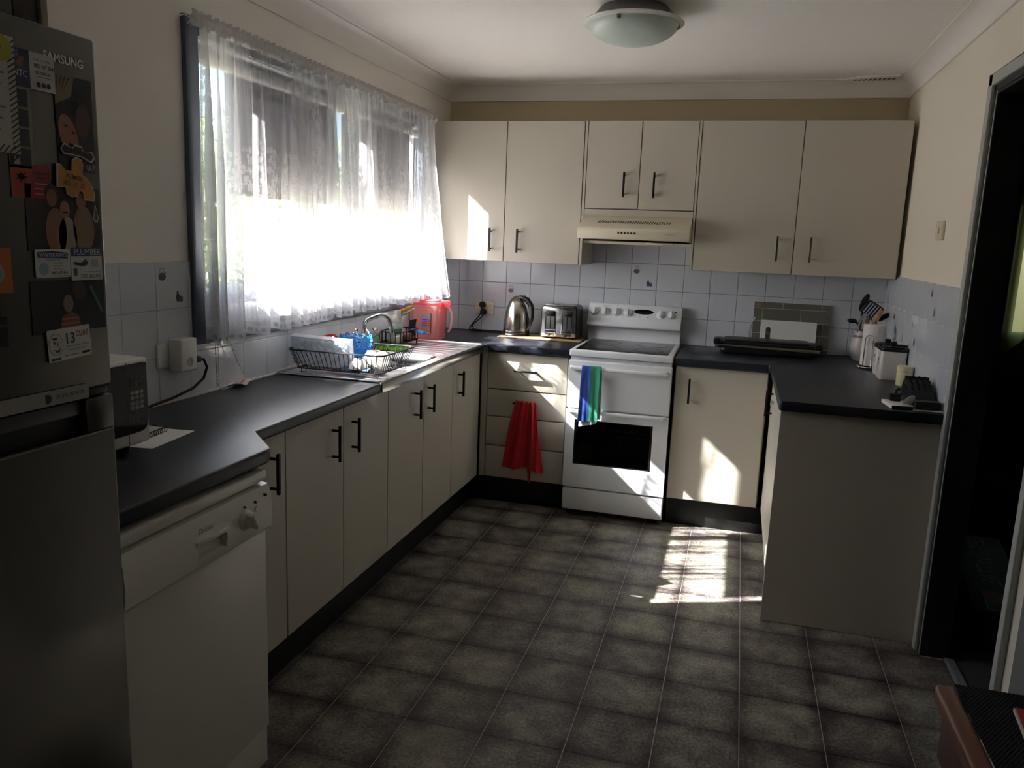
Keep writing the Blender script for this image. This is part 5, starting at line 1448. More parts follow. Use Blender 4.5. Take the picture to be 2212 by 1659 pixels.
# blue lattice basket
BLUEP = mat('blue_plastic', '2F86D2', 0.4)
t = thing('cutlery_basket', 'bright blue lattice plastic basket with wavy rim at the back of the rack', 'basket', (0.20, -1.615, 0.93))
bc = Vector((0.200, -1.617, 0))
def bask(u, v, off=0.0):
    a = 2 * PI * u
    rx, ry = 0.052 + 0.018 * v + off, 0.026 + 0.008 * v + off
    zt = 1.010 + 0.030 * abs(math.sin(2 * a)) ** 6 + 0.026 * abs(math.sin(a)) ** 8
    se = lambda q, e: math.copysign(abs(q) ** e, q)
    return Vector((bc.x + rx * se(math.cos(a), 0.6), bc.y + ry * se(math.sin(a), 0.6), 0.930 + (zt - 0.930) * v))
obj('base', G().box(0.155, 0.245, -1.638, -1.596, 0.926, 0.931), BLUEP, t, bevel=0.002)
obj('lower_wall', G().grid(lambda u, v: bask(u, v * 0.42), 40, 4), BLUEP, t, solid=0.0018)
g = G()
for k in range(24):
    for sgn in (1, -1):
        pts = [bask((k / 24 + sgn * 0.16 * q) % 1.0, 0.42 + 0.58 * q) for q in [i / 6 for i in range(7)]]
        g.tube(pts, 0.0019, 5)
o = obj('lattice', g, BLUEP, t, weld=False)
obj('rim', G().tube([bask(i / 48, 1.0) for i in range(48)], 0.0028, 6, closed=True), BLUEP, t)
t = thing('butter_knife', 'metal cutlery handle standing in the blue basket', 'cutlery', (0.21, -1.61, 0.94))
obj('blade', G().tube([(0.205, -1.615, 0.932), (0.20, -1.612, 1.02), (0.198, -1.61, 1.052)], [0.003, 0.004, 0.006], 8), STEEL, t)
obj('handle_end', G().ball((0.198, -1.61, 1.056), 0.008, 0.004, 0.007), BLACKP, t)
# bowls and mugs
CERA = mat('white_ceramic', 'DAD6CF', 0.18, coat=0.2)
def bowl_up(name, label, c, r, h, rot, cat='bowl'):
    t = thing(name, label, cat, c, 'white crockery in the dish rack')
    M = Matrix.Translation(c) @ Euler(rot).to_matrix().to_4x4()
    obj('wall', G().lathe([(0.0, 0.0), (r * 0.5, 0.0), (r * 0.55, 0.004), (r * 0.85, h * 0.4), (r, h), (r * 0.95, h), (r * 0.8, h * 0.42), (r * 0.5, 0.009), (0, 0.008)], (0, 0, 0), 28).xf(M), CERA, t)
    obj('foot_ring', G().lathe([(r * 0.5, 0.0), (r * 0.5, -0.004), (r * 0.42, -0.004), (r * 0.42, 0.0)], (0, 0, 0), 24).xf(M), CERA, t)
    return t
bowl_up('bowl', 'white upturned bowl in the rack, left one beside the clear tray', (0.318, -1.822, 0.968), 0.040, 0.040, (PI - 0.12, 0.05, 0))
bowl_up('bowl', 'larger white upturned bowl in the middle of the rack', (0.318, -1.690, 0.985), 0.054, 0.056, (PI - 0.1, -0.06, 0))
t = thing('mug', 'white upturned mug with handle at the front right of the rack', 'mug', (0.395, -1.80, 0.925), 'white crockery in the dish rack')
Mm = Matrix.Translation((0.392, -1.775, 0.960)) @ Euler((1.25 + PI, 0.15, 0.5)).to_matrix().to_4x4()
obj('wall', G().lathe([(0.0, -0.036), (0.030, -0.036), (0.036, -0.030), (0.038, 0.036), (0.035, 0.036), (0.033, -0.028), (0, -0.031)], (0, 0, 0), 28).xf(Mm), CERA, t)
obj('handle', G().tube([(0.036, 0, 0.020), (0.054, 0, 0.018), (0.062, 0, 0.0), (0.054, 0, -0.018), (0.035, 0, -0.02)], 0.0045, 8).xf(Mm), CERA, t)
t = thing('dish_cloth', 'dark blue folded cloth lying on the rack base', 'cloth', (0.32, -1.85, 0.926))
obj('cloth', G().grid(lambda u, v: (0.25 + 0.12 * u, -1.862 + 0.07 * v, 0.926 + 0.012 * math.sin(PI * v) * (0.8 + 0.3 * math.sin(u * 9))), 14, 8), mat('navy_cloth', '33475E', 0.9, noise=0.2, nscale=60), t, solid=0.003)

# ------------------------------------------------------------------ around the tap
def rotbox(cx, cy, w, d, z0, z1, a):
    return G().box(cx - w / 2, cx + w / 2, cy - d / 2, cy + d / 2, z0, z1).xf(rotz(cx, cy, a))
t = thing('scouring_sponge', 'lime green scouring sponge lying behind the sink bowl', 'sponge', (0.145, -1.115, ZS))
obj('foam', rotbox(0.143, -1.115, 0.150, 0.070, ZS + 0.0, ZS + 0.018, 0.18), mat('lime_foam', '7FC23C', 0.95, noise=0.2, nscale=120, bump=0.6, bscale=250), t, bevel=0.003)
obj('scour_pad', rotbox(0.143, -1.115, 0.150, 0.070, ZS + 0.018, ZS + 0.024, 0.18), mat('green_scour_pad', '5A9A2E', 0.95, noise=0.3, nscale=200), t, bevel=0.001)
t = thing('sink_caddy', 'small black wire caddy holding cleaning things beside the tap', 'caddy', (0.10, -0.91, ZS))
cx0, cx1, cy0, cy1 = 0.035, 0.150, -1.055, -0.80
obj('floor_plate', G().box(cx0, cx1, cy0, cy1, ZS + 0.016, ZS + 0.019), BLACKM, t, bevel=0.001)
for z, r in ((ZS + 0.075, 0.0035), (ZS + 0.02, 0.003)):
    obj('rim', G().tube(rpath(cx0, cx1, cy0, cy1, z, 0.02), r, 8, closed=True), BLACKM, t)
for k in range(7):
    y = cy0 + 0.02 + (cy1 - cy0 - 0.04) * k / 6
    for x in (cx0, cx1): obj('upright_wire', G().tube([(x, y, ZS + 0.02), (x, y, ZS + 0.075)], 0.0026, 6), BLACKM, t)
for k in range(4):
    x = cx0 + 0.02 + (cx1 - cx0 - 0.04) * k / 3
    for y in (cy0, cy1): obj('upright_wire', G().tube([(x, y, ZS + 0.02), (x, y, ZS + 0.075)], 0.0026, 6), BLACKM, t)
for x in (cx0 + 0.012, cx1 - 0.006):
    for y in (cy0 + 0.02, cy1 - 0.012): obj('foot', G().cyl((x, y, ZS - 0.0035), (x, y, ZS + 0.018), 0.0045, 8), BLACKM, t)
t = thing('soap_bottle', 'clear squat detergent bottle with green label in the black caddy', 'bottle', (0.10, -0.965, ZS + 0.02))
obj('bottle', G().lathe([(0.0, 0.930), (0.034, 0.930), (0.036, 0.936), (0.036, 0.985), (0.032, 1.005), (0.022, 1.018), (0.018, 1.026), (0.0, 1.026)], (0.092, -0.972, 0), 24), sheer('clear_grey_plastic', 'D9DCDD', 0.55, 0.4), t)
obj('cap', G().lathe([(0.018, 1.026), (0.020, 1.03), (0.016, 1.05), (0.008, 1.062), (0.0, 1.064)], (0.092, -0.972, 0), 18), WHITEP, t)
g = G(); n = 14
g.add([(0.092 + 0.0366 * math.cos(-1.9 + 1.9 * i / n), -0.972 + 0.0366 * math.sin(-1.9 + 1.9 * i / n), z) for z in (0.975, 0.996) for i in range(n + 1)], [(i, i + 1, n + 2 + i, n + 1 + i) for i in range(n)])
obj('label', g, mat('green_label', '3E7A48', 0.6), t)
t = thing('liquid_soap_pouch', 'crumpled white sponge bag leaning in the caddy behind the bottle', 'bag', (0.07, -0.92, ZS + 0.02))
obj('pouch', G().grid(lambda u, v: (0.072 + (0.026 + 0.006 * math.sin(9 * u * 2 * PI / 3)) * math.cos(2 * PI * u) * (1 - 0.45 * v), -0.905 + 0.03 * math.sin(2 * PI * u) * (1 - 0.3 * v), 0.93 + 0.15 * v), 20, 8), sheer('milky_pouch', 'D8D6D0', 0.85, 0.4), t)
t = thing('dish_brush', 'dish brush with pale handle and yellow brown bristle head above the caddy', 'brush', (0.08, -0.86, ZS + 0.02))
obj('handle', G().tube([(0.090, -0.900, 0.931), (0.092, -0.895, 1.005), (0.098, -0.882, 1.042), (0.104, -0.868, 1.058)], [0.007, 0.009, 0.011, 0.009], 10), mat('pale_handle', 'C9CDCB', 0.4), t)
Mb = Matrix.Translation((0.106, -0.862, 1.070)) @ Euler((0.0, -0.42, 0.75)).to_matrix().to_4x4()
obj('brush_head', G().ball((0, 0, 0), 0.046, 0.020, 0.009, 16, 8).xf(Mb), mat('grey_plastic', '8F9392', 0.4), t)
g = G()
for i in range(9):
    for j in range(4):
        x, y = -0.036 + 0.009 * i, -0.012 + 0.008 * j
        if (x / 0.042) ** 2 + (y / 0.018) ** 2 < 1: g.tube([(x, y, 0.006), (x * 1.08, y * 1.1, 0.022)], 0.0034, 5)
o = obj('bristles', g.xf(Mb), mat('yellow_bristle', 'C08A2E', 0.8, noise=0.3, nscale=120), t, weld=False); o['kind'] = 'stuff'
t = thing('scraper', 'black flexible scraper standing in the caddy', 'scraper', (0.13, -0.84, ZS + 0.02))
obj('blade', G().grid(lambda u, v: (0.128 + 0.016 * (u - 0.5) + 0.012 * v * v, -0.875 + 0.05 * u + 0.02 * (1 - v) ** 2, 0.945 + 0.088 * v), 6, 10), BLACKP, t, solid=0.003)
obj('stem', G().tube([(0.120, -0.862, 1.03), (0.118, -0.858, 1.072)], 0.003, 6), BLACKP, t)
t = thing('soap_bar', 'brownish soap bar seen through the caddy wires', 'soap', (0.115, -0.93, ZS + 0.02))
obj('bar', G().box(0.112, 0.143, -0.93, -0.85, ZS + 0.0195, ZS + 0.055), mat('brown_soap', '8A5A4C', 0.6, noise=0.3, nscale=30), t, bevel=0.01, seg=3)
t = thing('soap_bar', 'white soap block at the left end of the caddy', 'soap', (0.12, -1.03, ZS + 0.02))
obj('bar', G().box(0.116, 0.144, -1.046, -1.005, ZS + 0.0195, ZS + 0.058), CERA, t, bevel=0.006, seg=3)
t = thing('blue_cloth', 'flat blue sponge cloth hanging over the right end of the black caddy', 'cloth', (0.16, -0.81, 0.97))
obj('cloth', G().grid(lambda u, v: (0.122 + 0.06 * u + 0.012 * v, -0.86 + 0.02 * u + 0.085 * v, 0.9885 - 0.026 * u - 0.008 * v + 0.004 * math.sin(5 * v)), 8, 8), mat('blue_sponge_cloth', '3E86CC', 0.9, noise=0.1, nscale=90), t, solid=0.006)

# pink jug
PINK = sheer('pink_translucent_plastic', 'F9C4C0', 0.74, 0.5)
PINKD = sheer('deep_pink_plastic', 'F0767C', 0.8, 0.5)
t = thing('drink_jug', 'pink translucent plastic jug with picture label in the corner under the curtain', 'jug', (0.125, -0.56, 0.90))
Mj = rotz(0.118, -0.572, 0.10)
prof_ = rounded_poly([(0.040, -0.650), (0.196, -0.650), (0.196, -0.490), (0.040, -0.490)], 0.022, 5)
def jw(u, v):
    k = int(round(u * len(prof_))) % len(prof_)
    x, y = prof_[k]
    s_ = 0.93 + 0.09 * v
    return (0.118 + (x - 0.118) * s_, -0.570 + (y + 0.570) * s_, 0.9015 + 0.195 * v)
obj('body', G().grid(jw, len(prof_), 8).add([jw(k / len(prof_), 0) for k in range(len(prof_))], [tuple(range(len(prof_)))]).xf(Mj), PINK, t)
obj('inset_panel', G().prism(rounded_poly([(0.062, 0.912), (0.174, 0.912), (0.178, 1.072), (0.060, 1.072)], 0.012), 'y', -0.654, -0.650).xf(Mj), PINK, t)
obj('lid', G().prism([(0.118 + (x - 0.118) * 1.05, -0.57 + (y + 0.57) * 1.05) for x, y in prof_], 'z', 1.094, 1.108).xf(Mj), PINKD, t, bevel=0.004)
obj('lid_cap', G().prism([(0.118 + (x - 0.118) * 0.85, -0.57 + (y + 0.57) * 0.85) for x, y in prof_], 'z', 1.108, 1.118).xf(Mj), PINKD, t, bevel=0.004)
obj('spout_tab', G().box(0.185, 0.232, -0.60, -0.56, 1.092, 1.116).xf(Mj), PINKD, t, bevel=0.004)
obj('handle', G().tube([(0.200, -0.575, 1.088), (0.226, -0.575, 1.082), (0.244, -0.575, 1.055), (0.248, -0.575, 1.01), (0.240, -0.575, 0.968), (0.226, -0.575, 0.945)], [0.010, 0.011, 0.010, 0.009, 0.008, 0.006], 10).xf(Mj), sheer('pale_pink_handle', 'EBC9C8', 0.9, 0.3), t)
def jl(p, d): return [Mj @ Vector((q[0], -0.6545 - d, q[1])) for q in p]
def jflat(nm, p, c, d):
    obj(nm, G().add(jl(p, d), [tuple(range(len(p)))]), pm_(c), t, smooth=False)
jflat('label', [(0.092, 0.948), (0.148, 0.948), (0.150, 1.048), (0.140, 1.058), (0.112, 1.054), (0.096, 1.038)], 'A79AC8', 0.0006)
jflat('label_yellow', [(0.096, 1.038), (0.150, 1.046), (0.140, 1.058), (0.112, 1.054)], 'C9A35A', 0.001)
jflat('label_orange_foot', [(0.091, 0.946), (0.148, 0.946), (0.148, 0.962), (0.091, 0.966)], 'D98A4A', 0.001)
jflat('label_flower', ell(0.142, 0.995, 0.009, 0.022, 14), 'D9682E', 0.0012)
jflat('label_dark_edge', rect(0.1475, 0.1515, 0.935, 1.050), '5A2418', 0.0012)
for k in range(4):
    jflat('label_text', rect(0.100 + 0.002 * (k % 2), 0.132 - 0.003 * (k % 2), 1.012 - 0.011 * k, 1.017 - 0.011 * k), 'C03A4E' if k < 3 else '6A5AA0', 0.0012)

# ------------------------------------------------------------------ kettle, board, toaster
t = thing('serving_board', 'wood grained board under the kettle and toaster', 'board', (0.67, -0.18, 0.90))
obj('board', G().box(0.428, 0.905, -0.290, -0.045, 0.9003, 0.9075), mat('pale_board_wood', 'A88D66', 0.5, noise=0.25, nscale=14, stretch=(1.5, 12, 12)), t, bevel=0.002)
obj('cord_edging', G().tube([(0.432, -0.2915, 0.904), (0.90, -0.2915, 0.904)], 0.0035, 6), mat('brown_edging', '5A4630', 0.8, noise=0.3, nscale=300), t)
t = thing('kettle', 'brushed steel electric kettle with black handle on the wooden board', 'kettle', (0.508, -0.175, 0.908))
kx, ky = 0.506, -0.175
obj('power_base', G().lathe([(0.0, 0.908), (0.080, 0.908), (0.082, 0.913), (0.078, 0.920), (0.0, 0.921)], (kx, ky, 0), 32), BLACKP, t)
obj('body', G().lathe([(0.0, 0.922), (0.076, 0.922), (0.077, 0.932), (0.0755, 0.97), (0.070, 1.02), (0.060, 1.065), (0.047, 1.10), (0.030, 1.125), (0.012, 1.137), (0.0, 1.139)], (kx, ky, 0), 40), KSTEEL, t)
obj('base_ring', G().lathe([(0.0772, 0.921), (0.0785, 0.926), (0.0785, 0.934), (0.0772, 0.936)], (kx, ky, 0), 36), BLACKP, t)
obj('spout', G().prism([(-0.016, 1.050), (0.0, 1.040), (0.016, 1.050), (0.012, 1.078), (-0.012, 1.078)], 'x', kx - 0.078, kx - 0.040), KSTEEL, t, bevel=0.006, seg=2).matrix_parent_inverse = t.matrix_parent_inverse if False else Matrix.Translation(-Vector(t.location))
obj('handle', G().tube([(kx + 0.012, ky - 0.01, 1.128), (kx + 0.035, ky - 0.012, 1.128), (kx + 0.062, ky - 0.014, 1.118), (kx + 0.086, ky - 0.016, 1.090), (kx + 0.095, ky - 0.018, 1.050), (kx + 0.092, ky - 0.018, 1.005), (kx + 0.080, ky - 0.017, 0.97), (kx + 0.070, ky - 0.015, 0.945)], [0.012, 0.015, 0.016, 0.0165, 0.016, 0.015, 0.013, 0.011], 12), BLACKP, t)
obj('handle_mount', G().prism([(kx + 0.030, 1.085), (kx + 0.054, 1.06), (kx + 0.070, 1.0), (kx + 0.076, 0.95), (kx + 0.084, 0.955), (kx + 0.076, 1.01), (kx + 0.060, 1.075), (kx + 0.036, 1.112)], 'y', ky - 0.026, ky - 0.006), BLACKP, t, bevel=0.003)
obj('lid_button', G().ball((kx + 0.045, ky - 0.012, 1.138), 0.012, 0.010, 0.006), NICKEL, t)
kettle_cord(t)
t = thing('toaster', 'four slice steel toaster with black ends on the board beside the stove', 'toaster', (0.77, -0.13, 0.908))
ax0, ax1, ay0, ay1 = 0.668, 0.872, -0.222, -0.050
Mo = rotz(0.77, -0.13, 0.0)
sprof = rounded_poly([(0.662, 0.916), (0.878, 0.916), (0.876, 1.098), (0.664, 1.098)], [0.004, 0.004, 0.026, 0.026], 5)
obj('shell', G().prism(sprof, 'y', ay0 + 0.002, ay1 - 0.002), BLACKP, t, bevel=0.004, seg=2)
fprof = rounded_poly([(0.670, 0.918), (0.870, 0.918), (0.868, 1.092), (0.672, 1.092)], [0.004, 0.004, 0.022, 0.022], 5)
obj('front_panel', G().prism(fprof, 'y', ay0 - 0.003, ay0 + 0.003), STEEL, t, bevel=0.002)
obj('top_panel', G().box(0.688, 0.852, ay0 + 0.004, ay1 - 0.01, 1.0965, 1.0995), STEEL, t, bevel=0.001)
for k in range(4):
    x = 0.703 + 0.0445 * k
    obj('bread_slot', G().box(x - 0.0125, x + 0.0125, ay0 + 0.022, ay1 - 0.026, 1.0985, 1.1002), BLACKG, t, smooth=False)
for cx in (0.722, 0.820):
    o = obj('lever_recess', G().box(cx - 0.030, cx + 0.030, ay0 - 0.0045, ay0 - 0.0028, 0.960, 1.064), BLACKP, t, bevel=0.0015)
    obj('recess_frame', G().tube([(x, ay0 - 0.0045, z) for x, z in rounded_poly([(cx - 0.031, 0.934), (cx + 0.031, 0.934), (cx + 0.031, 1.066), (cx - 0.031, 1.066)], 0.006, 3)], 0.003, 6, closed=True), CHROME, t)
    obj('lever_plate', G().box(cx - 0.024, cx + 0.024, ay0 - 0.0062, ay0 - 0.004, 0.962, 1.036), STEEL, t, smooth=False)
    obj('lever_slit', G().box(cx - 0.0018, cx + 0.0018, ay0 - 0.0072, ay0 - 0.006, 0.966, 1.042), BLACKG, t, smooth=False)
    obj('lever', G().box(cx - 0.022, cx + 0.022, ay0 - 0.018, ay0 - 0.004, 1.042, 1.056), BLACKP, t, bevel=0.003)
    obj('control_bar', G().box(cx - 0.026, cx + 0.026, ay0 - 0.006, ay0 - 0.003, 0.944, 0.954), BLACKP, t, bevel=0.001)
    obj('browning_slider', G().box(cx - 0.024, cx + 0.024, ay0 - 0.005, ay0 - 0.0028, 0.9255, 0.9285), BLACKP, t, smooth=False)
    obj('slider_knob', G().ball((cx - 0.006, ay0 - 0.007, 0.926), 0.006, 0.004, 0.0045), BLACKP, t)
for x in (0.69, 0.85):
    for y in (ay0 + 0.02, ay1 - 0.02):
        obj('foot', G().cyl((x, y, 0.9077), (x, y, 0.918), 0.010, 10), BLACKP, t)

toaster_cord(t)
# ------------------------------------------------------------------ right-hand bench
t = thing('contact_grill', 'black flat contact grill with champagne front strip right of the stove', 'grill', (1.91, -0.17, 0.90))
def gp(z0, z1, x0, x1, y0, y1, r=0.02): return G().prism(rounded_poly([(x0, y0), (x1, y0), (x1, y1), (x0, y1)], r, 4), 'z', z0, z1)
obj('base', gp(0.906, 0.935, 1.672, 2.150, -0.275, -0.075, 0.03), BLACKP, t, bevel=0.008, seg=2)
obj('lower_plate', gp(0.931, 0.944, 1.645, 2.178, -0.280, -0.072, 0.02), BLACKP, t, bevel=0.003)
obj('lid', gp(0.944, 0.968, 1.640, 2.184, -0.275, -0.070, 0.02), BLACKP, t, bevel=0.006, seg=2)
obj('lid_hump', gp(0.966, 0.978, 1.690, 2.130, -0.262, -0.090, 0.03), BLACKP, t, bevel=0.006, seg=2)
obj('front_strip', G().prism([(1.650, 0.950), (2.178, 0.950), (2.172, 0.934), (1.658, 0.944)], 'y', -0.2845, -0.274), mat('champagne_metal', 'A89E84', 0.3, metal=0.8), t, bevel=0.001)
for x0 in (1.636, 2.150):
    obj('handle_cheek', G().box(x0, x0 + 0.038, -0.292, -0.200, 0.950, 0.981), BLACKP, t, bevel=0.008, seg=2)
for x in (1.70, 2.12):
    for y in (-0.25, -0.10): obj('foot', G().cyl((x, y, 0.9003), (x, y, 0.908), 0.012, 10), BLACKP, t)
def lean(y0, a): return Matrix.Translation((0, y0, 0.9008)) @ Matrix.Rotation(-a, 4, 'X') @ Matrix.Translation((0, -y0, -0.9008))
t = thing('tiled_board', 'grey glass board printed like bricks leaning on the back wall tiles', 'board', (2.035, -0.04, 0.90))
Mb_ = lean(-0.045, 0.095)
obj('backing', G().box(1.835, 2.236, -0.043, -0.038, 0.9008, 1.172).xf(Mb_), mat('pale_board_joint', 'A8A59A', 0.3), t, smooth=False)
BR = mat('grey_board_brick', '6D6B61', 0.22, noise=0.05)
rows = [(0.9012, 0.926), (0.930, 0.998), (1.002, 1.066) , (1.070, 1.136), (1.140, 1.1716)]
cuts = [[1.835, 2.05, 2.236], [1.835, 1.93, 2.19, 2.236], [1.835, 1.98, 2.20, 2.236], [1.835, 1.881, 2.083, 2.236], [1.835, 1.986, 2.189, 2.236]]
for (z0, z1), c in zip(rows, cuts):
    for a, b in zip(c, c[1:]):
        obj('brick', G().box(a + (0.002 if a > 1.84 else 0), b - (0.002 if b < 2.23 else 0), -0.0448, -0.043, z0, z1).xf(Mb_), BR, t, smooth=False)
obj('corner_sticker', G().box(1.842, 1.872, -0.0455, -0.0448, 1.146, 1.164).xf(Mb_), mat('orange_sticker', '8A6A4E', 0.5), t, smooth=False)
t = thing('cutting_board', 'white plastic cutting board with slot handle leaning in front of the grey board', 'board', (2.02, -0.06, 0.90))
Mw = lean(-0.068, 0.08)
cb = [(1.876, 0.9012), (2.168, 0.9012), (2.168, 1.076), (1.876, 1.076)]
g = G(); 
g.prism(rounded_poly([(1.876, 0.9012), (1.905, 0.9012), (1.905, 1.076), (1.876, 1.076)], [0, 0, 0, 0.008]), 'y', -0.073, -0.065)
g.prism(rounded_poly([(1.931, 0.9012), (2.168, 0.9012), (2.168, 1.076), (1.931, 1.076)], [0, 0, 0.008, 0]), 'y', -0.073, -0.065)
sl = [(1.905, 1.076), (1.905, 1.025)] + [(1.918 - 0.013 * math.cos(PI * i / 8), 1.025 + 0.013 * math.sin(PI * i / 8)) for i in range(1, 8)] + [(1.931, 1.025), (1.931, 1.076)]
g.prism(sl, 'y', -0.073, -0.065)
g.box(1.905, 1.931, -0.073, -0.065, 0.9012, 0.925)
obj('board', g.xf(Mw), WHITEP, t, smooth=False)
t = thing('grey_hose', 'pale grey curved handle loop showing at the left edge of the grey board', 'handle', (1.825, -0.02, 0.93))
obj('loop', G().tube([(1.842, -0.024, 1.075), (1.826, -0.024, 1.045), (1.818, -0.024, 1.005), (1.820, -0.024, 0.965), (1.830, -0.024, 0.925), (1.842, -0.024, 0.905)], 0.0055, 8), mat('pale_grey_plastic', 'B0B0B4', 0.4), t)
obj('collar', G().cyl((1.838, -0.024, 1.066), (1.845, -0.024, 1.084), 0.0075, 10), mat('pale_grey_plastic', 'B0B0B4', 0.4), t)

# utensil crock and utensils
t = thing('utensil_crock', 'white pottery crock holding kitchen utensils in the right corner', 'crock', (2.392, -0.165, 0.90))
ux, uy = 2.392, -0.165
obj('wall', G().lathe([(0.0, 0.9003), (0.040, 0.9003), (0.050, 0.915), (0.060, 0.945), (0.0615, 0.97), (0.057, 1.005), (0.047, 1.04), (0.044, 1.058), (0.041, 1.058), (0.043, 1.04), (0.053, 1.005), (0.057, 0.97), (0.046, 0.92), (0.0, 0.908)], (ux, uy, 0), 36), mat('crock_glaze', 'BDB5B0', 0.3, noise=0.05), t)
obj('band', G().lathe([(0.0523, 1.020), (0.0518, 1.024), (0.0498, 1.032), (0.0488, 1.036)], (ux, uy, 0), 36), mat('crock_print', '7E6A68', 0.5), t)
def utensil(label, pts, r, m, head, name, cat='utensil'):
    t = thing(name, label, cat, pts[0], 'utensils in the white crock')
    obj('handle', G().tube(pts, r, 8), m, t)
    head(t)
    return t
def spoon_head(c, rx, rz, rot, m, th=0.006):
    def f(t): obj('head', G().ball((0, 0, 0), rx, th, rz, 16, 10).xf(Matrix.Translation(c) @ Euler(rot).to_matrix().to_4x4()), m, t)
    return f
utensil('tall black plastic spoon standing highest in the crock', [(2.385, -0.16, 0.915), (2.376, -0.155, 1.06), (2.374, -0.15, 1.16)], 0.006, BLACKP, spoon_head((2.380, -0.15, 1.205), 0.020, 0.050, (0.2, 0.28, 0.4), BLACKP), 'cooking_spoon')
def slot_head(t):
    M = Matrix.Translation((2.418, -0.16, 1.165)) @ Euler((0.1, 0.55, -0.15)).to_matrix().to_4x4()
    for k in range(6):
        obj('tine', G().box(-0.040 + 0.0145 * k, -0.032 + 0.0145 * k, -0.002, 0.002, -0.034, 0.036).xf(M), BLACKP, t, bevel=0.001)
    obj('frame', G().tube([M @ Vector((x, 0, z)) for x, z in rounded_poly([(-0.042, -0.038), (0.046, -0.038), (0.046, 0.040), (-0.042, 0.040)], 0.016, 3)], 0.0035, 6, closed=True), BLACKP, t)
utensil('black slotted turner behind the wooden handle in the crock', [(2.395, -0.17, 0.915), (2.404, -0.165, 1.07), (2.410, -0.162, 1.14)], 0.006, BLACKP, slot_head, 'slotted_turner')
utensil('black ladle with its bowl to the left of the crock', [(2.405, -0.175, 0.915), (2.375, -0.175, 1.075), (2.345, -0.178, 1.105)], 0.0055, BLACKP, spoon_head((2.328, -0.18, 1.108), 0.026, 0.012, (0.0, 0.1, 0.0), BLACKP, 0.016), 'ladle')
utensil('black spatula leaning right out of the crock towards the wall', [(2.38, -0.17, 0.915), (2.418, -0.178, 1.06), (2.445, -0.18, 1.105)], 0.0055, BLACKP, spoon_head((2.472, -0.18, 1.135), 0.042, 0.014, (0.0, -0.55, 0.0), BLACKP, 0.005), 'spatula')
def tongs_head(t):
    for d in (-0.006, 0.006):
        obj('arm', G().tube([(2.366 + d, -0.195, 1.05), (2.367 + d * 1.3, -0.195, 1.10), (2.374 + d * 0.7, -0.195, 1.125), (2.386 + d * 0.5, -0.195, 1.150)], [0.004, 0.005, 0.007, 0.0075], 8), STEEL, t)
utensil('steel tongs standing at the front of the crock', [(2.368, -0.19, 0.915), (2.366, -0.195, 1.05)], 0.004, STEEL, tongs_head, 'tongs')
def wood_grip(t): obj('grip', G().tube([(2.412, -0.198, 1.075), (2.428, -0.200, 1.105), (2.448, -0.202, 1.145), (2.462, -0.203, 1.174)], [0.009, 0.0115, 0.013, 0.009], 12), mat('honey_wood', 'B0783A', 0.4, noise=0.2, nscale=18), t)
utensil('utensil with honey coloured wooden grip leaning right in the crock', [(2.378, -0.19, 0.915), (2.400, -0.196, 1.05), (2.412, -0.198, 1.075)], 0.0045, STEEL, wood_grip, 'rolling_whisk')
utensil('thin bamboo spoon in the middle of the crock', [(2.395, -0.185, 0.915), (2.394, -0.19, 1.07), (2.398, -0.19, 1.10)], 0.004, mat('bamboo', '9A8450', 0.5), spoon_head((2.399, -0.19, 1.118), 0.008, 0.022, (0, 0.1, 0), mat('bamboo', '9A8450', 0.5), 0.003), 'bamboo_spoon')

# paper towel
t = thing('paper_towel_holder', 'chrome wire paper towel holder with white roll beside the canisters', 'paper towel holder', (2.398, -0.43, 0.90))
px, py = 2.400, -0.435
obj('towel_roll', G().lathe([(0.016, 0.916), (0.0495, 0.916), (0.050, 0.918), (0.050, 1.114), (0.0495, 1.116), (0.016, 1.116)], (px, py, 0), 36), mat('paper_towel', 'DDD8D4', 0.95, bump=0.4, bscale=180), t)
obj('core', G().lathe([(0.0155, 0.914), (0.0155, 1.1165), (0.013, 1.1165), (0.013, 0.914)], (px, py, 0), 20), mat('cardboard', '9A8468', 0.9), t)
obj('base_ring', G().tube([(px + 0.066 * math.cos(2 * PI * i / 28), py + 0.066 * math.sin(2 * PI * i / 28), 0.908) for i in range(28)], 0.0035, 8, closed=True), CHROME, t)
for k in range(4):
    a = 0.6 + k * PI / 2
    obj('ball_foot', G().ball((px + 0.066 * math.cos(a), py + 0.066 * math.sin(a), 0.9066), 0.0065), CHROME, t)
obj('cross_wire', G().tube([(px - 0.066, py, 0.908), (px + 0.066, py, 0.908)], 0.003, 8).tube([(px, py - 0.066, 0.908), (px, py + 0.066, 0.908)], 0.003, 8), CHROME, t)
obj('centre_loop', G().tube([(px - 0.011, py, 0.908), (px - 0.011, py, 1.15)] + [(px - 0.011 * math.cos(PI * i / 6), py, 1.15 + 0.011 * math.sin(PI * i / 6)) for i in range(1, 6)] + [(px + 0.011, py, 1.15), (px + 0.011, py, 0.908)], 0.0028, 8), CHROME, t)
dx, dy_ = -0.42, -0.907
ex, ey = px + 0.060 * dx, py + 0.060 * dy_
tx_, ty_ = -dy_, dx
obj('side_loop', G().tube([(ex - 0.018 * tx_, ey - 0.018 * ty_, 0.908), (ex - 0.018 * tx_, ey - 0.018 * ty_, 1.045)] + [(ex - 0.018 * tx_ * math.cos(PI * i / 8), ey - 0.018 * ty_ * math.cos(PI * i / 8), 1.045 + 0.022 * math.sin(PI * i / 8)) for i in range(1, 8)] + [(ex + 0.018 * tx_, ey + 0.018 * ty_, 1.045), (ex + 0.018 * tx_, ey + 0.018 * ty_, 0.908)], 0.0026, 8), CHROME, t)
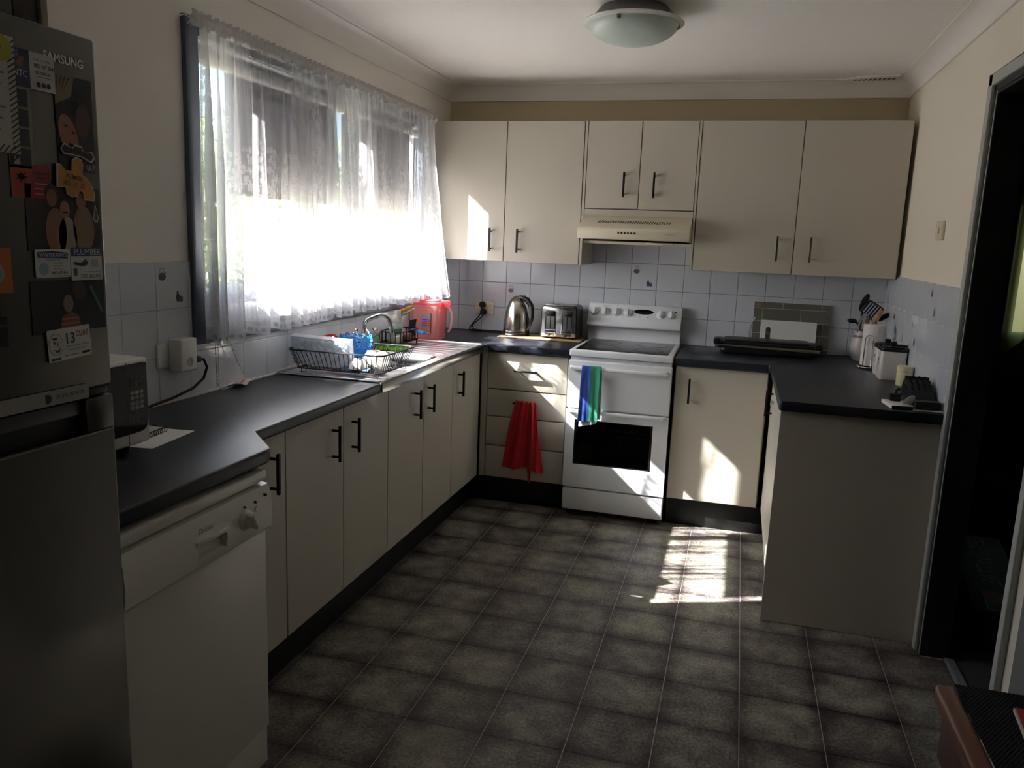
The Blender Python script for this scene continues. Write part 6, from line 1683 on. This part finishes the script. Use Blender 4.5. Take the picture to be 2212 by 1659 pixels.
# canisters
CAN = mat('canister_white', 'D3CDC6', 0.35)
CANP = mat('canister_print', '4A3E3E', 0.5)
def canister(label, x0, x1, y0, y1, z1):
    t = thing('canister', label, 'canister', ((x0 + x1) / 2, (y0 + y1) / 2, 0.90), 'white square canisters with black lids')
    obj('body', G().prism(rounded_poly([(x0, y0), (x1, y0), (x1, y1), (x0, y1)], 0.018, 4), 'z', 0.9004, z1), CAN, t, bevel=0.002)
    obj('lid', G().prism(rounded_poly([(x0 - 0.002, y0 - 0.002), (x1 + 0.002, y0 - 0.002), (x1 + 0.002, y1 + 0.002), (x0 - 0.002, y1 + 0.002)], 0.019, 4), 'z', z1, z1 + 0.016), BLACKP, t, bevel=0.003)
    obj('lid_top', G().prism(rounded_poly([(x0 + 0.008, y0 + 0.008), (x1 - 0.008, y0 + 0.008), (x1 - 0.008, y1 - 0.008), (x0 + 0.008, y1 - 0.008)], 0.014, 4), 'z', z1 + 0.016, z1 + 0.022), BLACKP, t, bevel=0.002)
    xc, yc = (x0 + x1) / 2, (y0 + y1) / 2
    obj('knob', G().box(xc - 0.012, xc + 0.012, yc - 0.010, yc + 0.010, z1 + 0.022, z1 + 0.042), BLACKP, t, bevel=0.003)
    for k in range(2):
        obj('printed_sprig', G().prism(ell(yc - 0.004 + 0.006 * k, z1 - 0.040 - 0.022 * k, 0.010, 0.008, 10, 0.6), 'x', x0 - 0.0006, x0 - 0.0002), CANP, t, smooth=False)
    return t
canister('white square canister with black lid, front one nearest the cream jar', 2.385, 2.494, -0.795, -0.690, 1.028)
canister('white square canister mostly hidden between paper towel and front canister', 2.388, 2.488, -0.655, -0.560, 1.026)
# clip lying on the front canister
t = thing('bag_clip', 'black clip lying across the lid of the front canister', 'clip', (2.46, -0.742, 1.05))
obj('arm', G().box(2.455, 2.497, -0.752, -0.742, 1.0505, 1.056), BLACKP, t, bevel=0.002)
obj('arm', G().box(2.455, 2.497, -0.738, -0.728, 1.0505, 1.056), BLACKP, t, bevel=0.002)
# cream jar
t = thing('spice_jar', 'small cream plastic jar with green label behind the black slotted block', 'jar', (2.468, -0.93, 0.90))
obj('jar', G().lathe([(0.0, 0.9004), (0.031, 0.9004), (0.0325, 0.904), (0.0325, 0.955), (0.031, 0.960), (0.0, 0.960)], (2.466, -0.925, 0), 26), mat('cream_plastic', 'D9D1A8', 0.4), t)
obj('cap', G().lathe([(0.0315, 0.960), (0.0335, 0.962), (0.0335, 0.982), (0.030, 0.986), (0.0, 0.987)], (2.466, -0.925, 0), 26), mat('cream_cap', 'D8CFB0', 0.4), t)
g = G(); n = 12
g.add([(2.466 + 0.0329 * math.cos(-1.7 + 1.6 * i / n), -0.925 + 0.0329 * math.sin(-1.7 + 1.6 * i / n), z) for z in (0.915, 0.950) for i in range(n + 1)], [(i, i + 1, n + 2 + i, n + 1 + i) for i in range(n)])
obj('label', g, mat('jar_label_green', '2F6A44', 0.5), t)
# black slotted block
BLK = mat('matt_black', '08080A', 0.55, noise=0.2, nscale=40)
t = thing('slotted_block', 'black block with rows of short teeth along its sloping top, against the right wall', 'block', (2.45, -1.34, 0.90))
prof = [(-1.425, 0.904), (-1.235, 0.904), (-1.222, 0.945), (-1.245, 0.976), (-1.31, 0.982), (-1.385, 0.950), (-1.425, 0.915)]
obj('body', G().prism(prof, 'x', 2.402, 2.488), BLK, t, bevel=0.006, seg=2)
for r in range(4):
    for k in range(7):
        y = -1.375 + 0.022 * k
        z = (0.950 + (y + 1.385) / 0.075 * 0.032) if y < -1.31 else 0.982 - (y + 1.31) / 0.065 * 0.006
        obj('tooth', G().box(2.411 + 0.021 * r, 2.417 + 0.021 * r, y - 0.003, y + 0.003, z - 0.006, z + 0.014), BLK, t, smooth=False)
for k in range(5):
    obj('side_slot', G().box(2.3995, 2.4025, -1.35 + 0.022 * k, -1.339 + 0.022 * k, 0.925, 0.962), DARKP, t, smooth=False)
t = thing('black_wallet', 'flat black pouch lying in front of the black slotted block', 'pouch', (2.45, -1.47, 0.907))
obj('pouch', G().prism(rounded_poly([(2.400, -1.512), (2.492, -1.502), (2.490, -1.436), (2.404, -1.434)], 0.008), 'z', 0.9075, 0.928), BLK, t, bevel=0.006, seg=2)
obj('flap', G().prism(rounded_poly([(2.402, -1.508), (2.488, -1.498), (2.488, -1.462), (2.404, -1.460)], 0.006), 'z', 0.928, 0.932), DARKP, t, bevel=0.0015)
t = thing('folded_paper', 'white folded paper under the black pouch at the end of the bench', 'paper', (2.44, -1.45, 0.90))
obj('sheet', G().grid(lambda u, v: (2.385 + 0.112 * u, -1.525 + 0.15 * v + 0.01 * u, 0.9006 + 0.002 * math.sin(u * 7 + v * 3) ** 2), 10, 8), PAPER, t, solid=0.004)
t = thing('small_carton', 'small flat white box with dark green end near the bench edge', 'box', (2.345, -1.45, 0.90))
Mc = Matrix.Translation((2.348, -1.452, 0.9004)) @ Matrix.Rotation(0.12, 4, 'Z')
obj('carton', G().box(-0.036, 0.036, -0.072, 0.060, 0.0, 0.013).xf(Mc), PAPER, t, bevel=0.001)
obj('green_end', G().box(-0.0365, 0.0365, -0.0735, -0.0715, 0.0, 0.0132).xf(Mc), mat('dark_green_print', '1C3A22', 0.5), t, smooth=False)
t = thing('tape_dispenser', 'small black gadget with curled arm sitting on the white box', 'gadget', (2.345, -1.40, 0.914))
obj('body', G().prism(rounded_poly([(-1.435, 0.9145), (-1.385, 0.9145), (-1.388, 0.938), (-1.425, 0.942)], 0.006), 'x', 2.328, 2.366), BLK, t, bevel=0.003)
obj('arm', G().tube([(2.347, -1.425, 0.940), (2.350, -1.415, 0.954), (2.358, -1.40, 0.958), (2.368, -1.39, 0.955)], 0.0045, 8), BLK, t)
obj('arm', G().tube([(2.364, -1.40, 0.935), (2.372, -1.395, 0.938), (2.376, -1.39, 0.936)], 0.004, 8), BLK, t)
t = thing('white_scoop', 'white leaf shaped scoop standing beside the small box', 'scoop', (2.39, -1.47, 0.90))
Ms = Matrix.Translation((2.385, -1.470, 0.9235)) @ Euler((0.35, 0.55, 0.5)).to_matrix().to_4x4()
obj('blade', G().ball((0, 0, 0), 0.018, 0.004, 0.030, 16, 10).xf(Ms), WHITEP, t)
obj('neck', G().tube([Ms @ Vector((0, 0, -0.025)), Ms @ Vector((-0.006, 0, -0.030)), (2.372, -1.470, 0.9035)], 0.003, 6), WHITEP, t)

# ------------------------------------------------------------------ towels
def drape(name, label, cat, fn_front, mat_, group=None, parts=None):
    pass
RED = mat('red_towelling', 'B5202C', 0.95, noise=0.25, nscale=90, bump=0.5, bscale=500)
t = thing('tea_towel', 'red towel hanging from the second drawer handle', 'towel', (0.70, -0.61, 0.60))
def redf(u, v):
    # over the bar then down: v 0..0.12 back and over, rest front
    xt0, xt1, xb0, xb1 = 0.638, 0.748, 0.578, 0.806
    if v < 0.10:
        a = PI * (1 - v / 0.10)
        return (0.638 + 0.11 * u, -0.600 + 0.010 * (-math.cos(a)), 0.588 + 0.009 + 0.008 * math.sin(a) - (0.04 * (1 - v / 0.10) if v < 0.03 else 0))
    w = (v - 0.10) / 0.90
    x = (xt0 + (xb0 - xt0) * w ** 0.9) * (1 - u) + (xt1 + (xb1 - xt1) * w ** 0.9) * u
    zb = 0.238 - 0.012 * u - (0.01 * math.sin(u * 8))
    z = 0.597 + (zb - 0.597) * w
    y = -0.612 - 0.010 * min(1, w * 4) - 0.011 * (0.3 + w) * math.sin(u * 15 + 1.0 + w * 1.5) - 0.006 * math.sin(u * 31 + w * 6)
    return (x, min(y, -0.6065), z)
obj('front_fold', G().grid(redf, 40, 40), RED, t, solid=0.003)
def redb(u, v):
    x = 0.690 + 0.055 * u + 0.01 * v
    return (x + (0.5 - u) * 0.045 * v, -0.597 - 0.006 * v - 0.004 * math.sin(u * 6), 0.585 - v * 0.43)
obj('rear_tail', G().grid(redb, 8, 20), RED, t, solid=0.003)
GREEN = mat('green_check_cloth', '2C7A62', 0.95, noise=0.2, nscale=70, bump=0.4, bscale=500)
BLUE = mat('blue_check_cloth', '2B479A', 0.95, noise=0.2, nscale=70, bump=0.4, bscale=500)
WHT = mat('white_cloth', 'C9D3D0', 0.95, noise=0.1, nscale=70, bump=0.4, bscale=500)
t = thing('tea_towel', 'blue and green striped tea towel hanging on the stove grill handle', 'towel', (1.05, -0.66, 0.82))
def tow(x0, x1, zb, off, seed, xs0=0.0, zslope=0.0):
    def f(u, v):
        if v < 0.10:
            a = PI * (1 - v / 0.10)
            return (x0 + (x1 - x0) * u, -0.646 + (0.013 + off) * (-math.cos(a)), 0.818 + (0.012 + off) * math.sin(a) + (-0.03 * (1 - v / 0.05) if v < 0.05 else 0))
        w = (v - 0.10) / 0.90
        x = x0 + (x1 - x0) * u + xs0 * w
        return (x, -0.659 - off - 0.004 * math.sin(u * 5 + seed) - 0.004 * w * math.sin(u * 9 + seed * 2) , 0.818 + (zb + zslope * u - 0.818) * w)
    return f
obj('blue_band', G().grid(tow(1.001, 1.048, 0.540, 0.010, 1.0, -0.008), 10, 26), BLUE, t, solid=0.004)
obj('green_band', G().grid(tow(1.047, 1.098, 0.545, 0.010, 2.2, -0.004), 10, 26), GREEN, t, solid=0.004)
obj('white_layer', G().grid(tow(1.006, 1.094, 0.510, -0.003, 0.4, -0.008, 0.02), 14, 26), WHT, t, solid=0.003)
obj('pale_fold', G().grid(tow(1.095, 1.112, 0.556, 0.003, 3.0, -0.002), 4, 20), WHT, t, solid=0.003)

# ------------------------------------------------------------------ side table, lower right
t = thing('side_table', 'red brown wooden side table with black woven mat top, lower right corner', 'table', (2.31, -3.75, 0))
obj('frame_rail', G().box(2.135, 2.168, -4.35, -3.222, 0.690, 0.722), WOODR, t, bevel=0.007, seg=3)
obj('frame_rail', G().box(2.168, 2.470, -3.255, -3.222, 0.690, 0.716), WOODR, t, bevel=0.006, seg=3)
obj('frame_rail', G().box(2.470, 2.500, -4.35, -3.222, 0.690, 0.722), WOODR, t, bevel=0.006, seg=3)
obj('apron', G().box(2.146, 2.164, -4.30, -3.25, 0.600, 0.690), WOODD, t, bevel=0.002)
for y in (-3.29, -4.30):
    for x in (2.150, 2.452):
        obj('leg', G().box(x, x + 0.038, y - 0.02, y + 0.02, 0.001, 0.69), WOODD, t, bevel=0.004)
WEAVE = mat('black_woven_mat', '0B0B0B', 0.8, noise=0.3, nscale=200)
def weave(u, v):
    return (2.166 + 0.335 * u, -3.218 - 1.12 * v, 0.7235 + 0.0022 * math.sin(u * 2 * PI * 52) * math.sin(v * 2 * PI * 120))
obj('woven_mat', G().grid(weave, 208, 480), WEAVE, t, weld=False)
t = thing('booklet', 'red booklet with white edge and yellow blob lying on the black mat', 'booklet', (2.32, -3.40, 0.725))
Mk = Matrix.Translation((2.238, -3.282, 0.7262)) @ Matrix.Rotation(-0.10, 4, 'Z')
obj('pages', G().box(0.001, 0.20, -0.28, -0.001, 0.0, 0.0055).xf(Mk), PAPER, t, smooth=False)
obj('cover', G().box(0.004, 0.20, -0.28, 0.0, 0.0056, 0.0068).xf(Mk), mat('red_gloss_cover', 'A8242E', 0.3), t, smooth=False)
obj('yellow_blob', G().prism(ell(0.052, -0.030, 0.022, 0.016, 18), 'z', 0.0068, 0.0072).xf(Mk), mat('yellow_print', 'C9B832', 0.4), t, smooth=False)
